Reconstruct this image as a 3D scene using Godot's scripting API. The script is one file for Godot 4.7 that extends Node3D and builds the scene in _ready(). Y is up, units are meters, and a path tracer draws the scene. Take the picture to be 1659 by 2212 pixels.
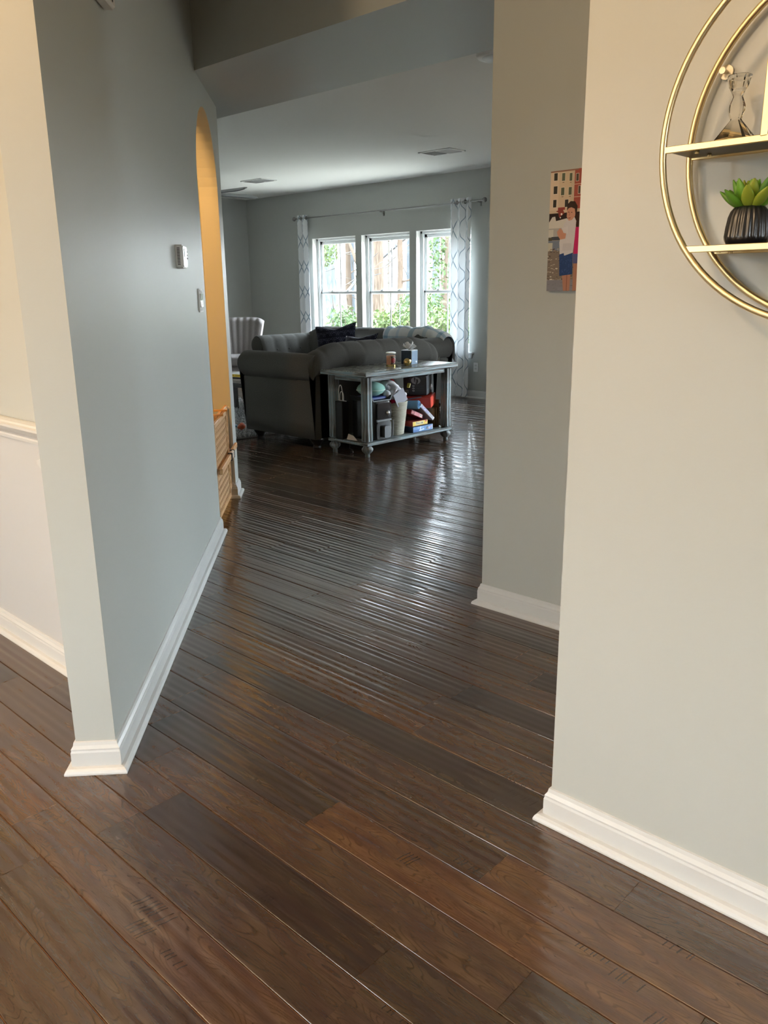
extends Node3D
# A hall with a dark plank floor that looks past an angled wall into a living room. Metres, y up.
# The house axes: x runs along the window wall, -z points towards it. The angled wall has its own frame: s along it, n across it.

var W0 := Vector3(-1.986, 0, -0.963)
var DD := Vector3(-0.732, 0, -0.682).normalized()
var NN := Vector3(-0.682, 0, 0.732).normalized()
var M := {}
var used := {}
var rng := RandomNumberGenerator.new()

const CEIL := 2.74
const HALL := 3.4
const WIN_Z := -8.395

func diag(s: float, n: float, y: float) -> Vector3:
	return W0 + DD * s + NN * n + Vector3(0, y, 0)

# ---------------------------------------------------------------- mesh builder
class MB:
	var v := PackedVector3Array()
	var n := PackedVector3Array()
	var u := PackedVector2Array()
	var c := PackedColorArray()
	var ix := PackedInt32Array()
	var col := Color(1, 1, 1)
	var use_col := false

	func _tri(a: int, b: int, d: int) -> void:
		ix.append(a); ix.append(b); ix.append(d)

	func _vert(p: Vector3, nn: Vector3, uv: Vector2) -> int:
		v.append(p); n.append(nn); u.append(uv); c.append(col)
		return v.size() - 1

	# flat polygon, local points, out = rough outward direction, xf places it
	func poly(pts: Array, out: Vector3, xf := Transform3D(), uvs: Array = []) -> void:
		var nn := Vector3.ZERO
		for i in pts.size():
			var a: Vector3 = pts[i]
			var b: Vector3 = pts[(i + 1) % pts.size()]
			nn += Vector3((a.y - b.y) * (a.z + b.z), (a.z - b.z) * (a.x + b.x), (a.x - b.x) * (a.y + b.y))
		nn = nn.normalized()
		var rev := false
		if nn.dot(out) < 0.0:
			nn = -nn
			rev = true
		var ax := nn.abs()
		var wn := (xf.basis * nn).normalized()
		var first := v.size()
		for i in pts.size():
			var p: Vector3 = pts[i]
			var uv: Vector2
			if uvs.size():
				uv = uvs[i]
			elif ax.x >= ax.y and ax.x >= ax.z:
				uv = Vector2(p.z, p.y)
			elif ax.y >= ax.z:
				uv = Vector2(p.x, p.z)
			else:
				uv = Vector2(p.x, p.y)
			_vert(xf * p, wn, uv)
		for i in range(1, pts.size() - 1):
			if rev:
				_tri(first, first + i, first + i + 1)
			else:
				_tri(first, first + i + 1, first + i)

	func box(center: Vector3, size: Vector3, bevel := 0.0, basis := Basis()) -> void:
		var xf := Transform3D(basis, center)
		var h := size * 0.5
		var b := minf(bevel, minf(h.x, minf(h.y, h.z)) * 0.98)
		var la := 0
		if size.y > size.x and size.y >= size.z: la = 1
		elif size.z > size.x and size.z > size.y: la = 2
		for axis in 3:
			var a1 := (axis + 1) % 3
			var a2 := (axis + 2) % 3
			for s in [-1.0, 1.0]:
				var pts := []
				for q in [[-1.0, -1.0], [1.0, -1.0], [1.0, 1.0], [-1.0, 1.0]]:
					var p := Vector3.ZERO
					p[axis] = s * h[axis]
					p[a1] = q[0] * (h[a1] - b)
					p[a2] = q[1] * (h[a2] - b)
					pts.append(p)
				var o := Vector3.ZERO
				o[axis] = s
				poly(pts, o, xf, _buv(pts, axis, la))
		if b <= 0.0:
			return
		for axis in 3:
			var a1 := (axis + 1) % 3
			var a2 := (axis + 2) % 3
			for s1 in [-1.0, 1.0]:
				for s2 in [-1.0, 1.0]:
					var pts := []
					for q in [[-1.0, 0], [1.0, 0], [1.0, 1], [-1.0, 1]]:
						var p := Vector3.ZERO
						p[axis] = q[0] * (h[axis] - b)
						p[a1] = s1 * (h[a1] - (b if q[1] == 1 else 0.0))
						p[a2] = s2 * (h[a2] - (0.0 if q[1] == 1 else b))
						pts.append(p)
					var o := Vector3.ZERO
					o[a1] = s1
					o[a2] = s2
					poly(pts, o, xf, _buv(pts, a1, la))
		for sx in [-1.0, 1.0]:
			for sy in [-1.0, 1.0]:
				for sz in [-1.0, 1.0]:
					poly([Vector3(sx * h.x, sy * (h.y - b), sz * (h.z - b)), Vector3(sx * (h.x - b), sy * h.y, sz * (h.z - b)), Vector3(sx * (h.x - b), sy * (h.y - b), sz * h.z)], Vector3(sx, sy, sz), xf)

	func _buv(pts: Array, axis: int, la: int) -> Array:
		var ua := la
		if ua == axis: ua = (axis + 1) % 3
		var va := 3 - ua - axis
		if va == axis or va == ua or va < 0 or va > 2: va = (axis + 2) % 3
		var out := []
		for p in pts: out.append(Vector2(p[ua], p[va]))
		return out

	# grid of points, rows P[i][j]; smooth normals
	func grid(P: Array, closed_j := false, out := Vector3.ZERO, su := 1.0, sv := 1.0, closed_i := false, colors: Array = []) -> void:
		var ni := P.size()
		var nj: int = P[0].size()
		var N := []
		for i in ni:
			var r := PackedVector3Array()
			r.resize(nj)
			N.append(r)
		var mi := ni if closed_i else ni - 1
		var mj := nj if closed_j else nj - 1
		var vote := 0.0
		for i in mi:
			var i2 := (i + 1) % ni
			var ca := Vector3.ZERO
			if closed_j:
				for j in nj: ca += P[i][j]
				ca /= nj
			for j in mj:
				var j2 := (j + 1) % nj
				var a: Vector3 = P[i][j]
				var b: Vector3 = P[i2][j]
				var d: Vector3 = P[i2][j2]
				var e: Vector3 = P[i][j2]
				var fn := (d - a).cross(e - b)
				N[i][j] += fn; N[i2][j] += fn; N[i2][j2] += fn; N[i][j2] += fn
				if closed_j: vote += fn.dot((a + b + d + e) * 0.25 - ca)
				else: vote += fn.dot(out)
		var flip := vote < 0.0
		var first := v.size()
		var wj := nj + 1 if closed_j else nj
		var wi := ni + 1 if closed_i else ni
		for i in wi:
			for j in wj:
				var ii := i % ni
				var jj := j % nj
				var nn: Vector3 = N[ii][jj].normalized()
				if nn.length_squared() < 0.5: nn = Vector3.UP
				if colors.size(): col = colors[ii][jj]
				_vert(P[ii][jj], -nn if flip else nn, Vector2(su * i / maxf(1.0, wi - 1), sv * j / maxf(1.0, wj - 1)))
		for i in mi:
			for j in mj:
				var a := first + i * wj + j
				var b := a + wj
				if flip:
					_tri(a, b, b + 1); _tri(a, b + 1, a + 1)
				else:
					_tri(a, b + 1, b); _tri(a, a + 1, b + 1)

	func lathe(profile: Array, seg := 24, xf := Transform3D(), su := 1.0, sv := 1.0, wob := 0.0, lobes := 0) -> void:
		var P := []
		for q in profile:
			var row := []
			for j in seg:
				var a := TAU * j / seg
				var r: float = q[0]
				if lobes > 0: r *= 1.0 + wob * cos(a * lobes)
				row.append(xf * Vector3(r * cos(a), q[1], r * sin(a)))
			P.append(row)
		grid(P, true, Vector3.ZERO, su, sv)

	# lathe made of creased bands: each pair of profile points its own smooth band
	func lathe_hard(profile: Array, seg := 24, xf := Transform3D()) -> void:
		for k in profile.size() - 1:
			lathe([profile[k], profile[k + 1]], seg, xf)

	func disc(center: Vector3, axis: Vector3, r: float, seg := 24) -> void:
		var t := axis.cross(Vector3(0.3, 1, 0.2)).normalized()
		if absf(axis.normalized().dot(Vector3(0.3, 1, 0.2).normalized())) > 0.95: t = axis.cross(Vector3.RIGHT).normalized()
		var b := axis.cross(t).normalized()
		var pts := []
		for j in seg:
			var a := TAU * j / seg
			pts.append(center + (t * cos(a) + b * sin(a)) * r)
		poly(pts, axis)

	func tube(pts: Array, rad, seg := 8, closed := false, caps := true, su := 1.0) -> void:
		var P := []
		var up := Vector3.UP
		var np := pts.size()
		var prev_t := Vector3.ZERO
		var side := Vector3.ZERO
		for i in np:
			var t: Vector3
			if closed: t = (pts[(i + 1) % np] - pts[(i - 1 + np) % np]).normalized()
			elif i == 0: t = (pts[1] - pts[0]).normalized()
			elif i == np - 1: t = (pts[i] - pts[i - 1]).normalized()
			else: t = (pts[i + 1] - pts[i - 1]).normalized()
			if i == 0:
				if absf(t.dot(up)) > 0.9: up = Vector3.RIGHT
				side = t.cross(up).normalized()
			else:
				side = (side - t * side.dot(t)).normalized()
			var b := t.cross(side).normalized()
			var r: float = rad[i] if rad is Array else rad
			var row := []
			for j in seg:
				var a := TAU * j / seg
				row.append(pts[i] + (side * cos(a) + b * sin(a)) * r)
			P.append(row)
		grid(P, true, Vector3.ZERO, su, 1.0, closed)
		if caps and not closed:
			poly(P[0], pts[0] - pts[1])
			poly(P[np - 1], pts[np - 1] - pts[np - 2])

	# polygon in local xy pushed along local z from 0 to depth
	func prism(pl: PackedVector2Array, depth: float, xf := Transform3D(), bevel := 0.0) -> void:
		var tris := Geometry2D.triangulate_polygon(pl)
		for k in range(0, tris.size(), 3):
			for zz in [0.0, depth]:
				poly([Vector3(pl[tris[k]].x, pl[tris[k]].y, zz), Vector3(pl[tris[k + 1]].x, pl[tris[k + 1]].y, zz), Vector3(pl[tris[k + 2]].x, pl[tris[k + 2]].y, zz)], Vector3(0, 0, 1.0 if zz > depth * 0.5 else -1.0) * (1.0 if depth > 0 else -1.0), xf)
		var area := 0.0
		for i in pl.size():
			var a := pl[i]
			var b := pl[(i + 1) % pl.size()]
			area += a.x * b.y - a.y * b.x
		for i in pl.size():
			var a := pl[i]
			var b := pl[(i + 1) % pl.size()]
			var o := Vector3(b.y - a.y, a.x - b.x, 0) * (1.0 if area > 0 else -1.0)
			poly([Vector3(a.x, a.y, 0), Vector3(b.x, b.y, 0), Vector3(b.x, b.y, depth), Vector3(a.x, a.y, depth)], o, xf)

	# moulding: path on the wall face (xz points, y ignored), side = +1 if the room lies to the right of the walk; profile [out, up]
	func mould(path: Array, side: float, prof: Array, y0 := 0.0) -> void:
		var offs := []
		for i in path.size():
			var p: Vector3 = path[i]
			var na := Vector3.ZERO
			var nb := Vector3.ZERO
			if i > 0:
				var t: Vector3 = (path[i] - path[i - 1]).normalized()
				na = Vector3(-t.z, 0, t.x) * side
			if i < path.size() - 1:
				var t: Vector3 = (path[i + 1] - path[i]).normalized()
				nb = Vector3(-t.z, 0, t.x) * side
			if i == 0: na = nb
			if i == path.size() - 1: nb = na
			var m := (na + nb).normalized()
			offs.append(m / maxf(0.2, m.dot(na)))
		for i in path.size() - 1:
			var t: Vector3 = (path[i + 1] - path[i]).normalized()
			var nb := Vector3(-t.z, 0, t.x) * side
			for k in prof.size() - 1:
				var a: Array = prof[k]
				var b: Array = prof[k + 1]
				var o: Vector3 = nb * (b[1] - a[1]) + Vector3(0, a[0] - b[0], 0)
				poly([path[i] + offs[i] * a[0] + Vector3(0, y0 + a[1], 0), path[i + 1] + offs[i + 1] * a[0] + Vector3(0, y0 + a[1], 0), path[i + 1] + offs[i + 1] * b[0] + Vector3(0, y0 + b[1], 0), path[i] + offs[i] * b[0] + Vector3(0, y0 + b[1], 0)], o)
		for e in [0, path.size() - 1]:
			var pts := []
			for k in prof.size(): pts.append(path[e] + offs[e] * prof[k][0] + Vector3(0, y0 + prof[k][1], 0))
			pts.append(path[e] + Vector3(0, y0 + prof[prof.size() - 1][1], 0))
			pts.append(path[e] + Vector3(0, y0 + prof[0][1], 0))
			var dirn: Vector3 = (path[0] - path[1]) if e == 0 else (path[e] - path[e - 1])
			poly(pts, dirn)

	func mesh() -> ArrayMesh:
		var arr := []
		arr.resize(Mesh.ARRAY_MAX)
		arr[Mesh.ARRAY_VERTEX] = v
		arr[Mesh.ARRAY_NORMAL] = n
		arr[Mesh.ARRAY_TEX_UV] = u
		if use_col: arr[Mesh.ARRAY_COLOR] = c
		arr[Mesh.ARRAY_INDEX] = ix
		var m := ArrayMesh.new()
		m.add_surface_from_arrays(Mesh.PRIMITIVE_TRIANGLES, arr)
		return m

# ---------------------------------------------------------------- scene helpers
func numbered(nm: String) -> String:
	if not used.has(nm):
		used[nm] = 0
		return nm
	used[nm] += 1
	return "%s_%03d" % [nm, used[nm]]

func thing(nm: String, label: String, cat: String, at := Vector3.ZERO, turn := 0.0, group := "") -> Node3D:
	var o := Node3D.new()
	o.name = numbered(nm)
	add_child(o)
	o.position = at
	o.rotation.y = turn
	tag(o, label, cat, group)
	return o

func tag(o: Node, label: String, cat: String, group := "") -> void:
	o.set_meta("label", label)
	o.set_meta("category", cat)
	if group: o.set_meta("group", group)

func part(parent: Node3D, nm: String, b: MB, m: Material, label := "") -> MeshInstance3D:
	var o := MeshInstance3D.new()
	o.name = nm
	o.mesh = b.mesh()
	o.material_override = m
	parent.add_child(o, true)
	if label: o.set_meta("label", label)
	return o

func single(nm: String, b: MB, m: Material, label: String, cat: String, at := Vector3.ZERO, turn := 0.0, group := "") -> MeshInstance3D:
	var o := MeshInstance3D.new()
	o.name = numbered(nm)
	o.mesh = b.mesh()
	o.material_override = m
	add_child(o)
	o.position = at
	o.rotation.y = turn
	tag(o, label, cat, group)
	return o

func struct(nm: String, b: MB, m: Material) -> MeshInstance3D:
	var o := MeshInstance3D.new()
	o.name = numbered(nm)
	o.mesh = b.mesh()
	o.material_override = m
	add_child(o)
	o.set_meta("kind", "structure")
	return o

func struct_node(nm: String) -> Node3D:
	var o := Node3D.new()
	o.name = numbered(nm)
	add_child(o)
	o.set_meta("kind", "structure")
	return o

func c8(r: int, g: int, b: int) -> Color:
	return Color(r / 255.0, g / 255.0, b / 255.0)

func mat(col: Color, rough := 0.6, metal := 0.0, spec := 0.5) -> StandardMaterial3D:
	var m := StandardMaterial3D.new()
	m.albedo_color = col
	m.roughness = rough
	m.metallic = metal
	m.metallic_specular = spec
	return m

func cloth(col: Color, rim := 0.4) -> StandardMaterial3D:
	var m := mat(col, 0.95, 0.0, 0.25)
	m.rim_enabled = true
	m.rim = rim
	m.rim_tint = 0.7
	return m

func noise(freq: float, sd: int, oct := 3, type := FastNoiseLite.TYPE_SIMPLEX_SMOOTH) -> FastNoiseLite:
	var f := FastNoiseLite.new()
	f.seed = sd
	f.frequency = freq
	f.noise_type = type
	f.fractal_octaves = oct
	return f

func noise_tex(freq: float, sd: int, size := 512, oct := 4, ramp: Gradient = null) -> NoiseTexture2D:
	var t := NoiseTexture2D.new()
	t.width = size
	t.height = size
	t.seamless = true
	t.noise = noise(freq, sd, oct)
	if ramp: t.color_ramp = ramp
	return t

func ramp(a: Color, b: Color, mid = null, pos := 0.5) -> Gradient:
	var g := Gradient.new()
	g.set_color(0, a)
	g.set_color(1, b)
	if mid != null: g.add_point(pos, mid)
	return g

func img_tex(w: int, h: int, data: PackedByteArray) -> ImageTexture:
	return ImageTexture.create_from_image(Image.create_from_data(w, h, false, Image.FORMAT_RGB8, data))

# ---------------------------------------------------------------- main
func _ready() -> void:
	rng.seed = 7
	# camera
	var cam := Camera3D.new()
	cam.name = "camera"
	add_child(cam)
	cam.fov = rad_to_deg(2.0 * atan(1106.0 / 1745.9))
	cam.near = 0.05
	cam.far = 300.0
	cam.transform = Transform3D(Basis(Vector3.UP, deg_to_rad(43.265)) * Basis(Vector3.RIGHT, deg_to_rad(-15.284)) * Basis(Vector3.BACK, deg_to_rad(-0.701)), Vector3(0, 1.34, 0))
	cam.current = true
	# overcast sky
	var env := Environment.new()
	env.background_mode = Environment.BG_SKY
	var sm := ProceduralSkyMaterial.new()
	sm.sky_top_color = Color(0.88, 0.95, 1.0)
	sm.sky_horizon_color = Color(0.95, 0.985, 1.0)
	sm.ground_horizon_color = Color(0.55, 0.56, 0.52)
	sm.ground_bottom_color = Color(0.40, 0.41, 0.38)
	sm.sky_energy_multiplier = 5.0
	sm.ground_energy_multiplier = 1.5
	sm.sun_angle_max = 0.0
	var sky := Sky.new()
	sky.sky_material = sm
	env.sky = sky
	env.tonemap_mode = Environment.TONE_MAPPER_LINEAR
	env.tonemap_exposure = EXPOSURE
	env.sdfgi_enabled = true
	env.ssao_enabled = true
	env.ssil_enabled = true
	var we := WorldEnvironment.new()
	we.name = "environment"
	we.environment = env
	add_child(we)
	make_materials()
	build_shell()
	build_floor()
	build_windows()
	build_trim()
	build_lamps()
	build_gate()
	build_hall_things()
	build_shelf()
	build_sofas()
	build_console()
	build_living()
	build_curtains()
	build_ceiling_things()
	build_outside()

const EXPOSURE := 1.0

func make_materials() -> void:
	var paint := mat(c8(187, 189, 184), 0.42, 0.0, 0.42)
	var orange := noise_tex(0.05, 3, 256, 3)
	paint.heightmap_enabled = true
	paint.heightmap_texture = orange
	paint.heightmap_scale = 0.012
	paint.uv1_triplanar = true
	paint.uv1_world_triplanar = true
	paint.uv1_scale = Vector3(6, 6, 6)
	M.paint = paint
	var lower := mat(c8(200, 200, 200), 0.32, 0.0, 0.5)
	M.lower = lower
	M.ceiling = mat(c8(232, 232, 228), 0.9, 0.0, 0.2)
	M.trim = mat(c8(212, 212, 210), 0.3, 0.0, 0.5)
	M.vinyl = mat(c8(236, 239, 239), 0.35, 0.0, 0.5)
	M.black = mat(c8(16, 16, 17), 0.5)
	M.gloss_black = mat(c8(14, 15, 17), 0.15, 0.0, 0.6)
	M.dark_grey = mat(c8(48, 50, 54), 0.4)
	M.white = mat(c8(236, 236, 234), 0.5)
	M.gold = mat(c8(236, 214, 164), 0.34, 1.0)
	M.brass = mat(c8(214, 186, 120), 0.18, 1.0)
	M.chrome = mat(c8(200, 200, 200), 0.2, 1.0)
	M.nickel = mat(c8(150, 148, 144), 0.3, 1.0)
	var gl := mat(Color(1, 1, 1, 0.04), 0.02, 0.0, 0.5)
	gl.transparency = BaseMaterial3D.TRANSPARENCY_ALPHA
	M.glass = gl
	var cg := mat(Color(1.0, 1.0, 1.0, 0.0), 0.01, 0.0, 0.5)
	cg.refraction_enabled = true
	cg.refraction_scale = 0.03
	M.crystal = cg
	M.sofa = fabric(c8(88, 86, 82), 41)
	M.sofa_seam = cloth(c8(76, 74, 70))
	M.chair_fabric = fabric(c8(168, 160, 158), 43)
	M.dark_wood = mat(c8(26, 18, 14), 0.35)

func fabric(col: Color, sd: int) -> StandardMaterial3D:
	var m := cloth(col, 0.5)
	m.albedo_texture = noise_tex(0.06, sd, 256, 4, ramp(Color(0.78, 0.78, 0.78), Color(1, 1, 1)))
	m.uv1_triplanar = true
	m.uv1_scale = Vector3(7, 7, 7)
	m.heightmap_enabled = true
	m.heightmap_texture = noise_tex(0.25, sd + 1, 256, 2)
	m.heightmap_scale = 0.06
	return m

# ---------------------------------------------------------------- walls, ceiling
func wallbox(b: MB, x0: float, x1: float, y0: float, y1: float, z0: float, z1: float) -> void:
	b.box(Vector3((x0 + x1) / 2, (y0 + y1) / 2, (z0 + z1) / 2), Vector3(absf(x1 - x0), absf(y1 - y0), absf(z1 - z0)))

func build_shell() -> void:
	# the angled wall with its arch
	var pl := PackedVector2Array([Vector2(-0.03, 0), Vector2(-2.44, 0), Vector2(-2.44, 1.915)])
	for k in range(1, 24):
		var a := PI - PI * k / 24.0
		pl.append(Vector2(-2.855 - 0.415 * cos(a), 1.915 + 0.415 * sin(a)))
	for q in [[3.27, 1.915], [3.27, 0], [3.45, 0], [3.45, HALL], [0.03, HALL]]: pl.append(Vector2(-q[0], q[1]))
	var b := MB.new()
	b.prism(pl, 0.113, Transform3D(Basis(-DD, Vector3.UP, NN), W0))
	struct("wall_angled", b, M.paint)
	# wall with the round shelf, and what runs on behind it
	b = MB.new()
	wallbox(b, -0.945, 2.6, 0, HALL, -1.738, -1.625)
	struct("wall_right", b, M.paint)
	# block of the wall with the picture, its thick jamb is the living room entrance
	b = MB.new()
	wallbox(b, -1.983, 2.6, 0, HALL, -3.53, -2.73)
	struct("wall_middle", b, M.paint)
	b = MB.new()
	wallbox(b, -5.3, -1.983, 2.455, HALL, -3.53, -2.73)
	struct("trim_header", b, M.paint)
	# living room
	b = MB.new()
	wallbox(b, -10.9, -4.53, 0, HALL, -3.33, -3.21)
	struct("wall_near", b, M.paint)
	b = MB.new()
	wallbox(b, -10.91, -10.79, 0, CEIL, -8.55, -3.21)
	struct("wall_left", b, M.paint)
	b = MB.new()
	for q in [[-8.55, -2.65], [-1.8, -1.2], [-0.6, 3.2]]: wallbox(b, 2.6, 2.75, 0, HALL, q[0], q[1])
	wallbox(b, 2.6, 2.75, 0, 1.3, -2.65, -1.8)
	wallbox(b, 2.6, 2.75, 1.3, 2.9, -2.2, -1.8)
	wallbox(b, 2.6, 2.75, 2.9, HALL, -2.65, -1.8)
	wallbox(b, 2.6, 2.75, 0, 0.4, -1.2, -0.6)
	wallbox(b, 2.6, 2.75, 2.2, HALL, -1.2, -0.6)
	struct("wall_east", b, M.paint)
	b = MB.new()
	var z0 := WIN_Z - 0.155
	var xs := [-9.285, -8.38, -8.277, -7.375, -7.272, -6.37]
	wallbox(b, -10.91, xs[0], 0, CEIL, z0, WIN_Z)
	wallbox(b, xs[1], xs[2], 0.58, 2.095, z0, WIN_Z)
	wallbox(b, xs[3], xs[4], 0.58, 2.095, z0, WIN_Z)
	wallbox(b, xs[5], -3.4, 0, CEIL, z0, WIN_Z)
	wallbox(b, -3.4, -1.6, 2.1, CEIL, z0, WIN_Z)
	wallbox(b, -1.6, 2.75, 0, CEIL, z0, WIN_Z)
	wallbox(b, xs[0], xs[5], 2.095, CEIL, z0, WIN_Z)
	wallbox(b, xs[0], xs[5], 0, 0.58, z0, WIN_Z)
	struct("wall_window", b, M.paint)
	# dining room and stair hall
	b = MB.new()
	wallbox(b, -6.3, -2.42, 0, HALL, -1.306, -1.193)
	struct("wall_dining", b, M.paint)
	b = MB.new()
	wallbox(b, -6.42, -6.3, 0, HALL, -3.33, 3.2)
	struct("wall_far_left", b, M.paint)
	b = MB.new()
	var f := [[-6.42, -5.2], [-3.1, -0.9], [0.65, 2.75]]
	for q in f: wallbox(b, q[0], q[1], 0, HALL, 3.05, 3.2)
	wallbox(b, -5.2, -3.75, 0, HALL, 3.05, 3.2)
	wallbox(b, -3.75, -3.1, 0, 0.55, 3.05, 3.2)
	wallbox(b, -3.75, -3.1, 2.2, HALL, 3.05, 3.2)
	wallbox(b, -0.9, 0.65, 2.1, HALL, 3.05, 3.2)
	struct("wall_front", b, M.paint)
	# painted lower panel below the dining chair rail
	b = MB.new()
	wallbox(b, -6.3, -2.44, 0.0, 0.85, -1.193, -1.189)
	b.poly([diag(0.05, 0.1155, 0.09), diag(0.42, 0.1155, 0.09), diag(0.42, 0.1155, 0.85), diag(0.05, 0.1155, 0.85)], NN)
	struct("wall_dining_panel", b, M.lower)
	b = MB.new()
	wallbox(b, -10.95, 2.8, CEIL, CEIL + 0.2, -8.56, -3.40)
	struct("ceiling", b, M.ceiling)
	b = MB.new()
	wallbox(b, -10.95, 2.8, HALL, HALL + 0.2, -3.6, 3.25)
	struct("ceiling_hall", b, M.ceiling)

# ---------------------------------------------------------------- plank floor
const PITCH := 0.1305
const ROW0 := -0.004

func board_textures() -> Array:
	var w := 2048
	var h := 512
	var data := PackedByteArray()
	data.resize(w * h * 3)
	var rel := PackedByteArray()
	rel.resize(w * h)
	var n1 := noise(1.0, 11, 2)
	var n2 := noise(1.0, 12, 2)
	var n3 := noise(1.0, 13, 3)
	var n4 := noise(1.0, 14, 2)
	var o := 0
	# saw and scrape marks: [x, y, count]
	var marks := []
	var r := RandomNumberGenerator.new()
	r.seed = 5
	for k in 26: marks.append([r.randi_range(30, w - 120), r.randi_range(8, h - 60), r.randi_range(4, 7), r.randi_range(16, 40)])
	for y in h:
		for x in w:
			var fx := x / 100.0
			var fy := y / 100.0
			var warp := n1.get_noise_2d(fx * 0.32, fy * 1.7)
			var broad := n2.get_noise_2d(fx * 0.5, fy * 2.6 + 9.0)
			var ring := sin((fy * 7.0 + warp * 9.0) * TAU * 0.55)
			var streak := n3.get_noise_2d(fx * 1.3, fy * 42.0)
			var pore := n4.get_noise_2d(fx * 2.2, fy * 105.0)
			var k := 0.62 + 0.20 * broad + 0.10 * streak
			var line := maxf(0.0, ring - 0.62) / 0.38
			var gate := clampf(broad * 1.6 + 0.55, 0.0, 1.0)
			k -= 0.22 * line * gate
			if pore > 0.46: k -= 0.09
			k = clampf(k, 0.06, 1.0)
			data[o * 3] = int(255.0 * clampf(0.30 + 0.62 * k, 0, 1))
			data[o * 3 + 1] = int(255.0 * clampf(0.22 + 0.62 * k - 0.02 * warp, 0, 1))
			data[o * 3 + 2] = int(255.0 * clampf(0.16 + 0.60 * k - 0.05 * broad, 0, 1))
			rel[o] = int(255.0 * clampf(0.6 + 0.2 * streak - 0.26 * line * gate - (0.10 if pore > 0.46 else 0.0), 0, 1))
			o += 1
	for q in marks:
		for c in q[2]:
			var xx: int = q[0] + c * r.randi_range(9, 13)
			for d in q[3]:
				var yy: int = q[1] + d
				var xi := int(xx + d * 0.22)
				for t in 2:
					var p: int = (yy % h) * w + (xi + t) % w
					for ch in 3: data[p * 3 + ch] = int(data[p * 3 + ch] * 0.62)
					rel[p] = 40
	var hi := Image.create_from_data(w, h, false, Image.FORMAT_L8, rel)
	return [img_tex(w, h, data), ImageTexture.create_from_image(hi)]

func plank_mesh(b: MB, len: float, wid: float, off: Vector2, ph: float, amp: float, at := Vector3.ZERO) -> void:
	# local: x 0..len, z 0..-wid, top near y = 0
	var ns := 18
	var P := []
	var zs := [0.0, 0.0009]
	for k in ns + 1: zs.append(0.0026 + (wid - 0.0052) * k / ns)
	zs.append(wid - 0.0009)
	zs.append(wid)
	for i in 2:
		var row := []
		for k in zs.size():
			var z: float = zs[k]
			var y := amp * (cos((z / wid) * TAU * 4.0 + ph) * 0.5 - 0.5) * (1.0 + 0.5 * sin(z * 61.0 + ph * 3.0))
			if k == 0 or k == zs.size() - 1: y = -0.006
			elif k == 1 or k == zs.size() - 2: y = -0.0014
			row.append(at + Vector3(len * i, y, -z))
		P.append(row)
	var first := b.v.size()
	b.grid(P, false, Vector3.UP)
	for k in range(first, b.v.size()):
		var q := b.v[k] - at
		b.u[k] = Vector2((q.x + off.x) / 2.4, (-q.z + off.y) / 0.6)
	for i in 2:
		b.poly([P[i][1], P[i][zs.size() - 2], P[i][zs.size() - 1], P[i][0]], Vector3(-1 + 2 * i, 0, 0))

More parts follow.
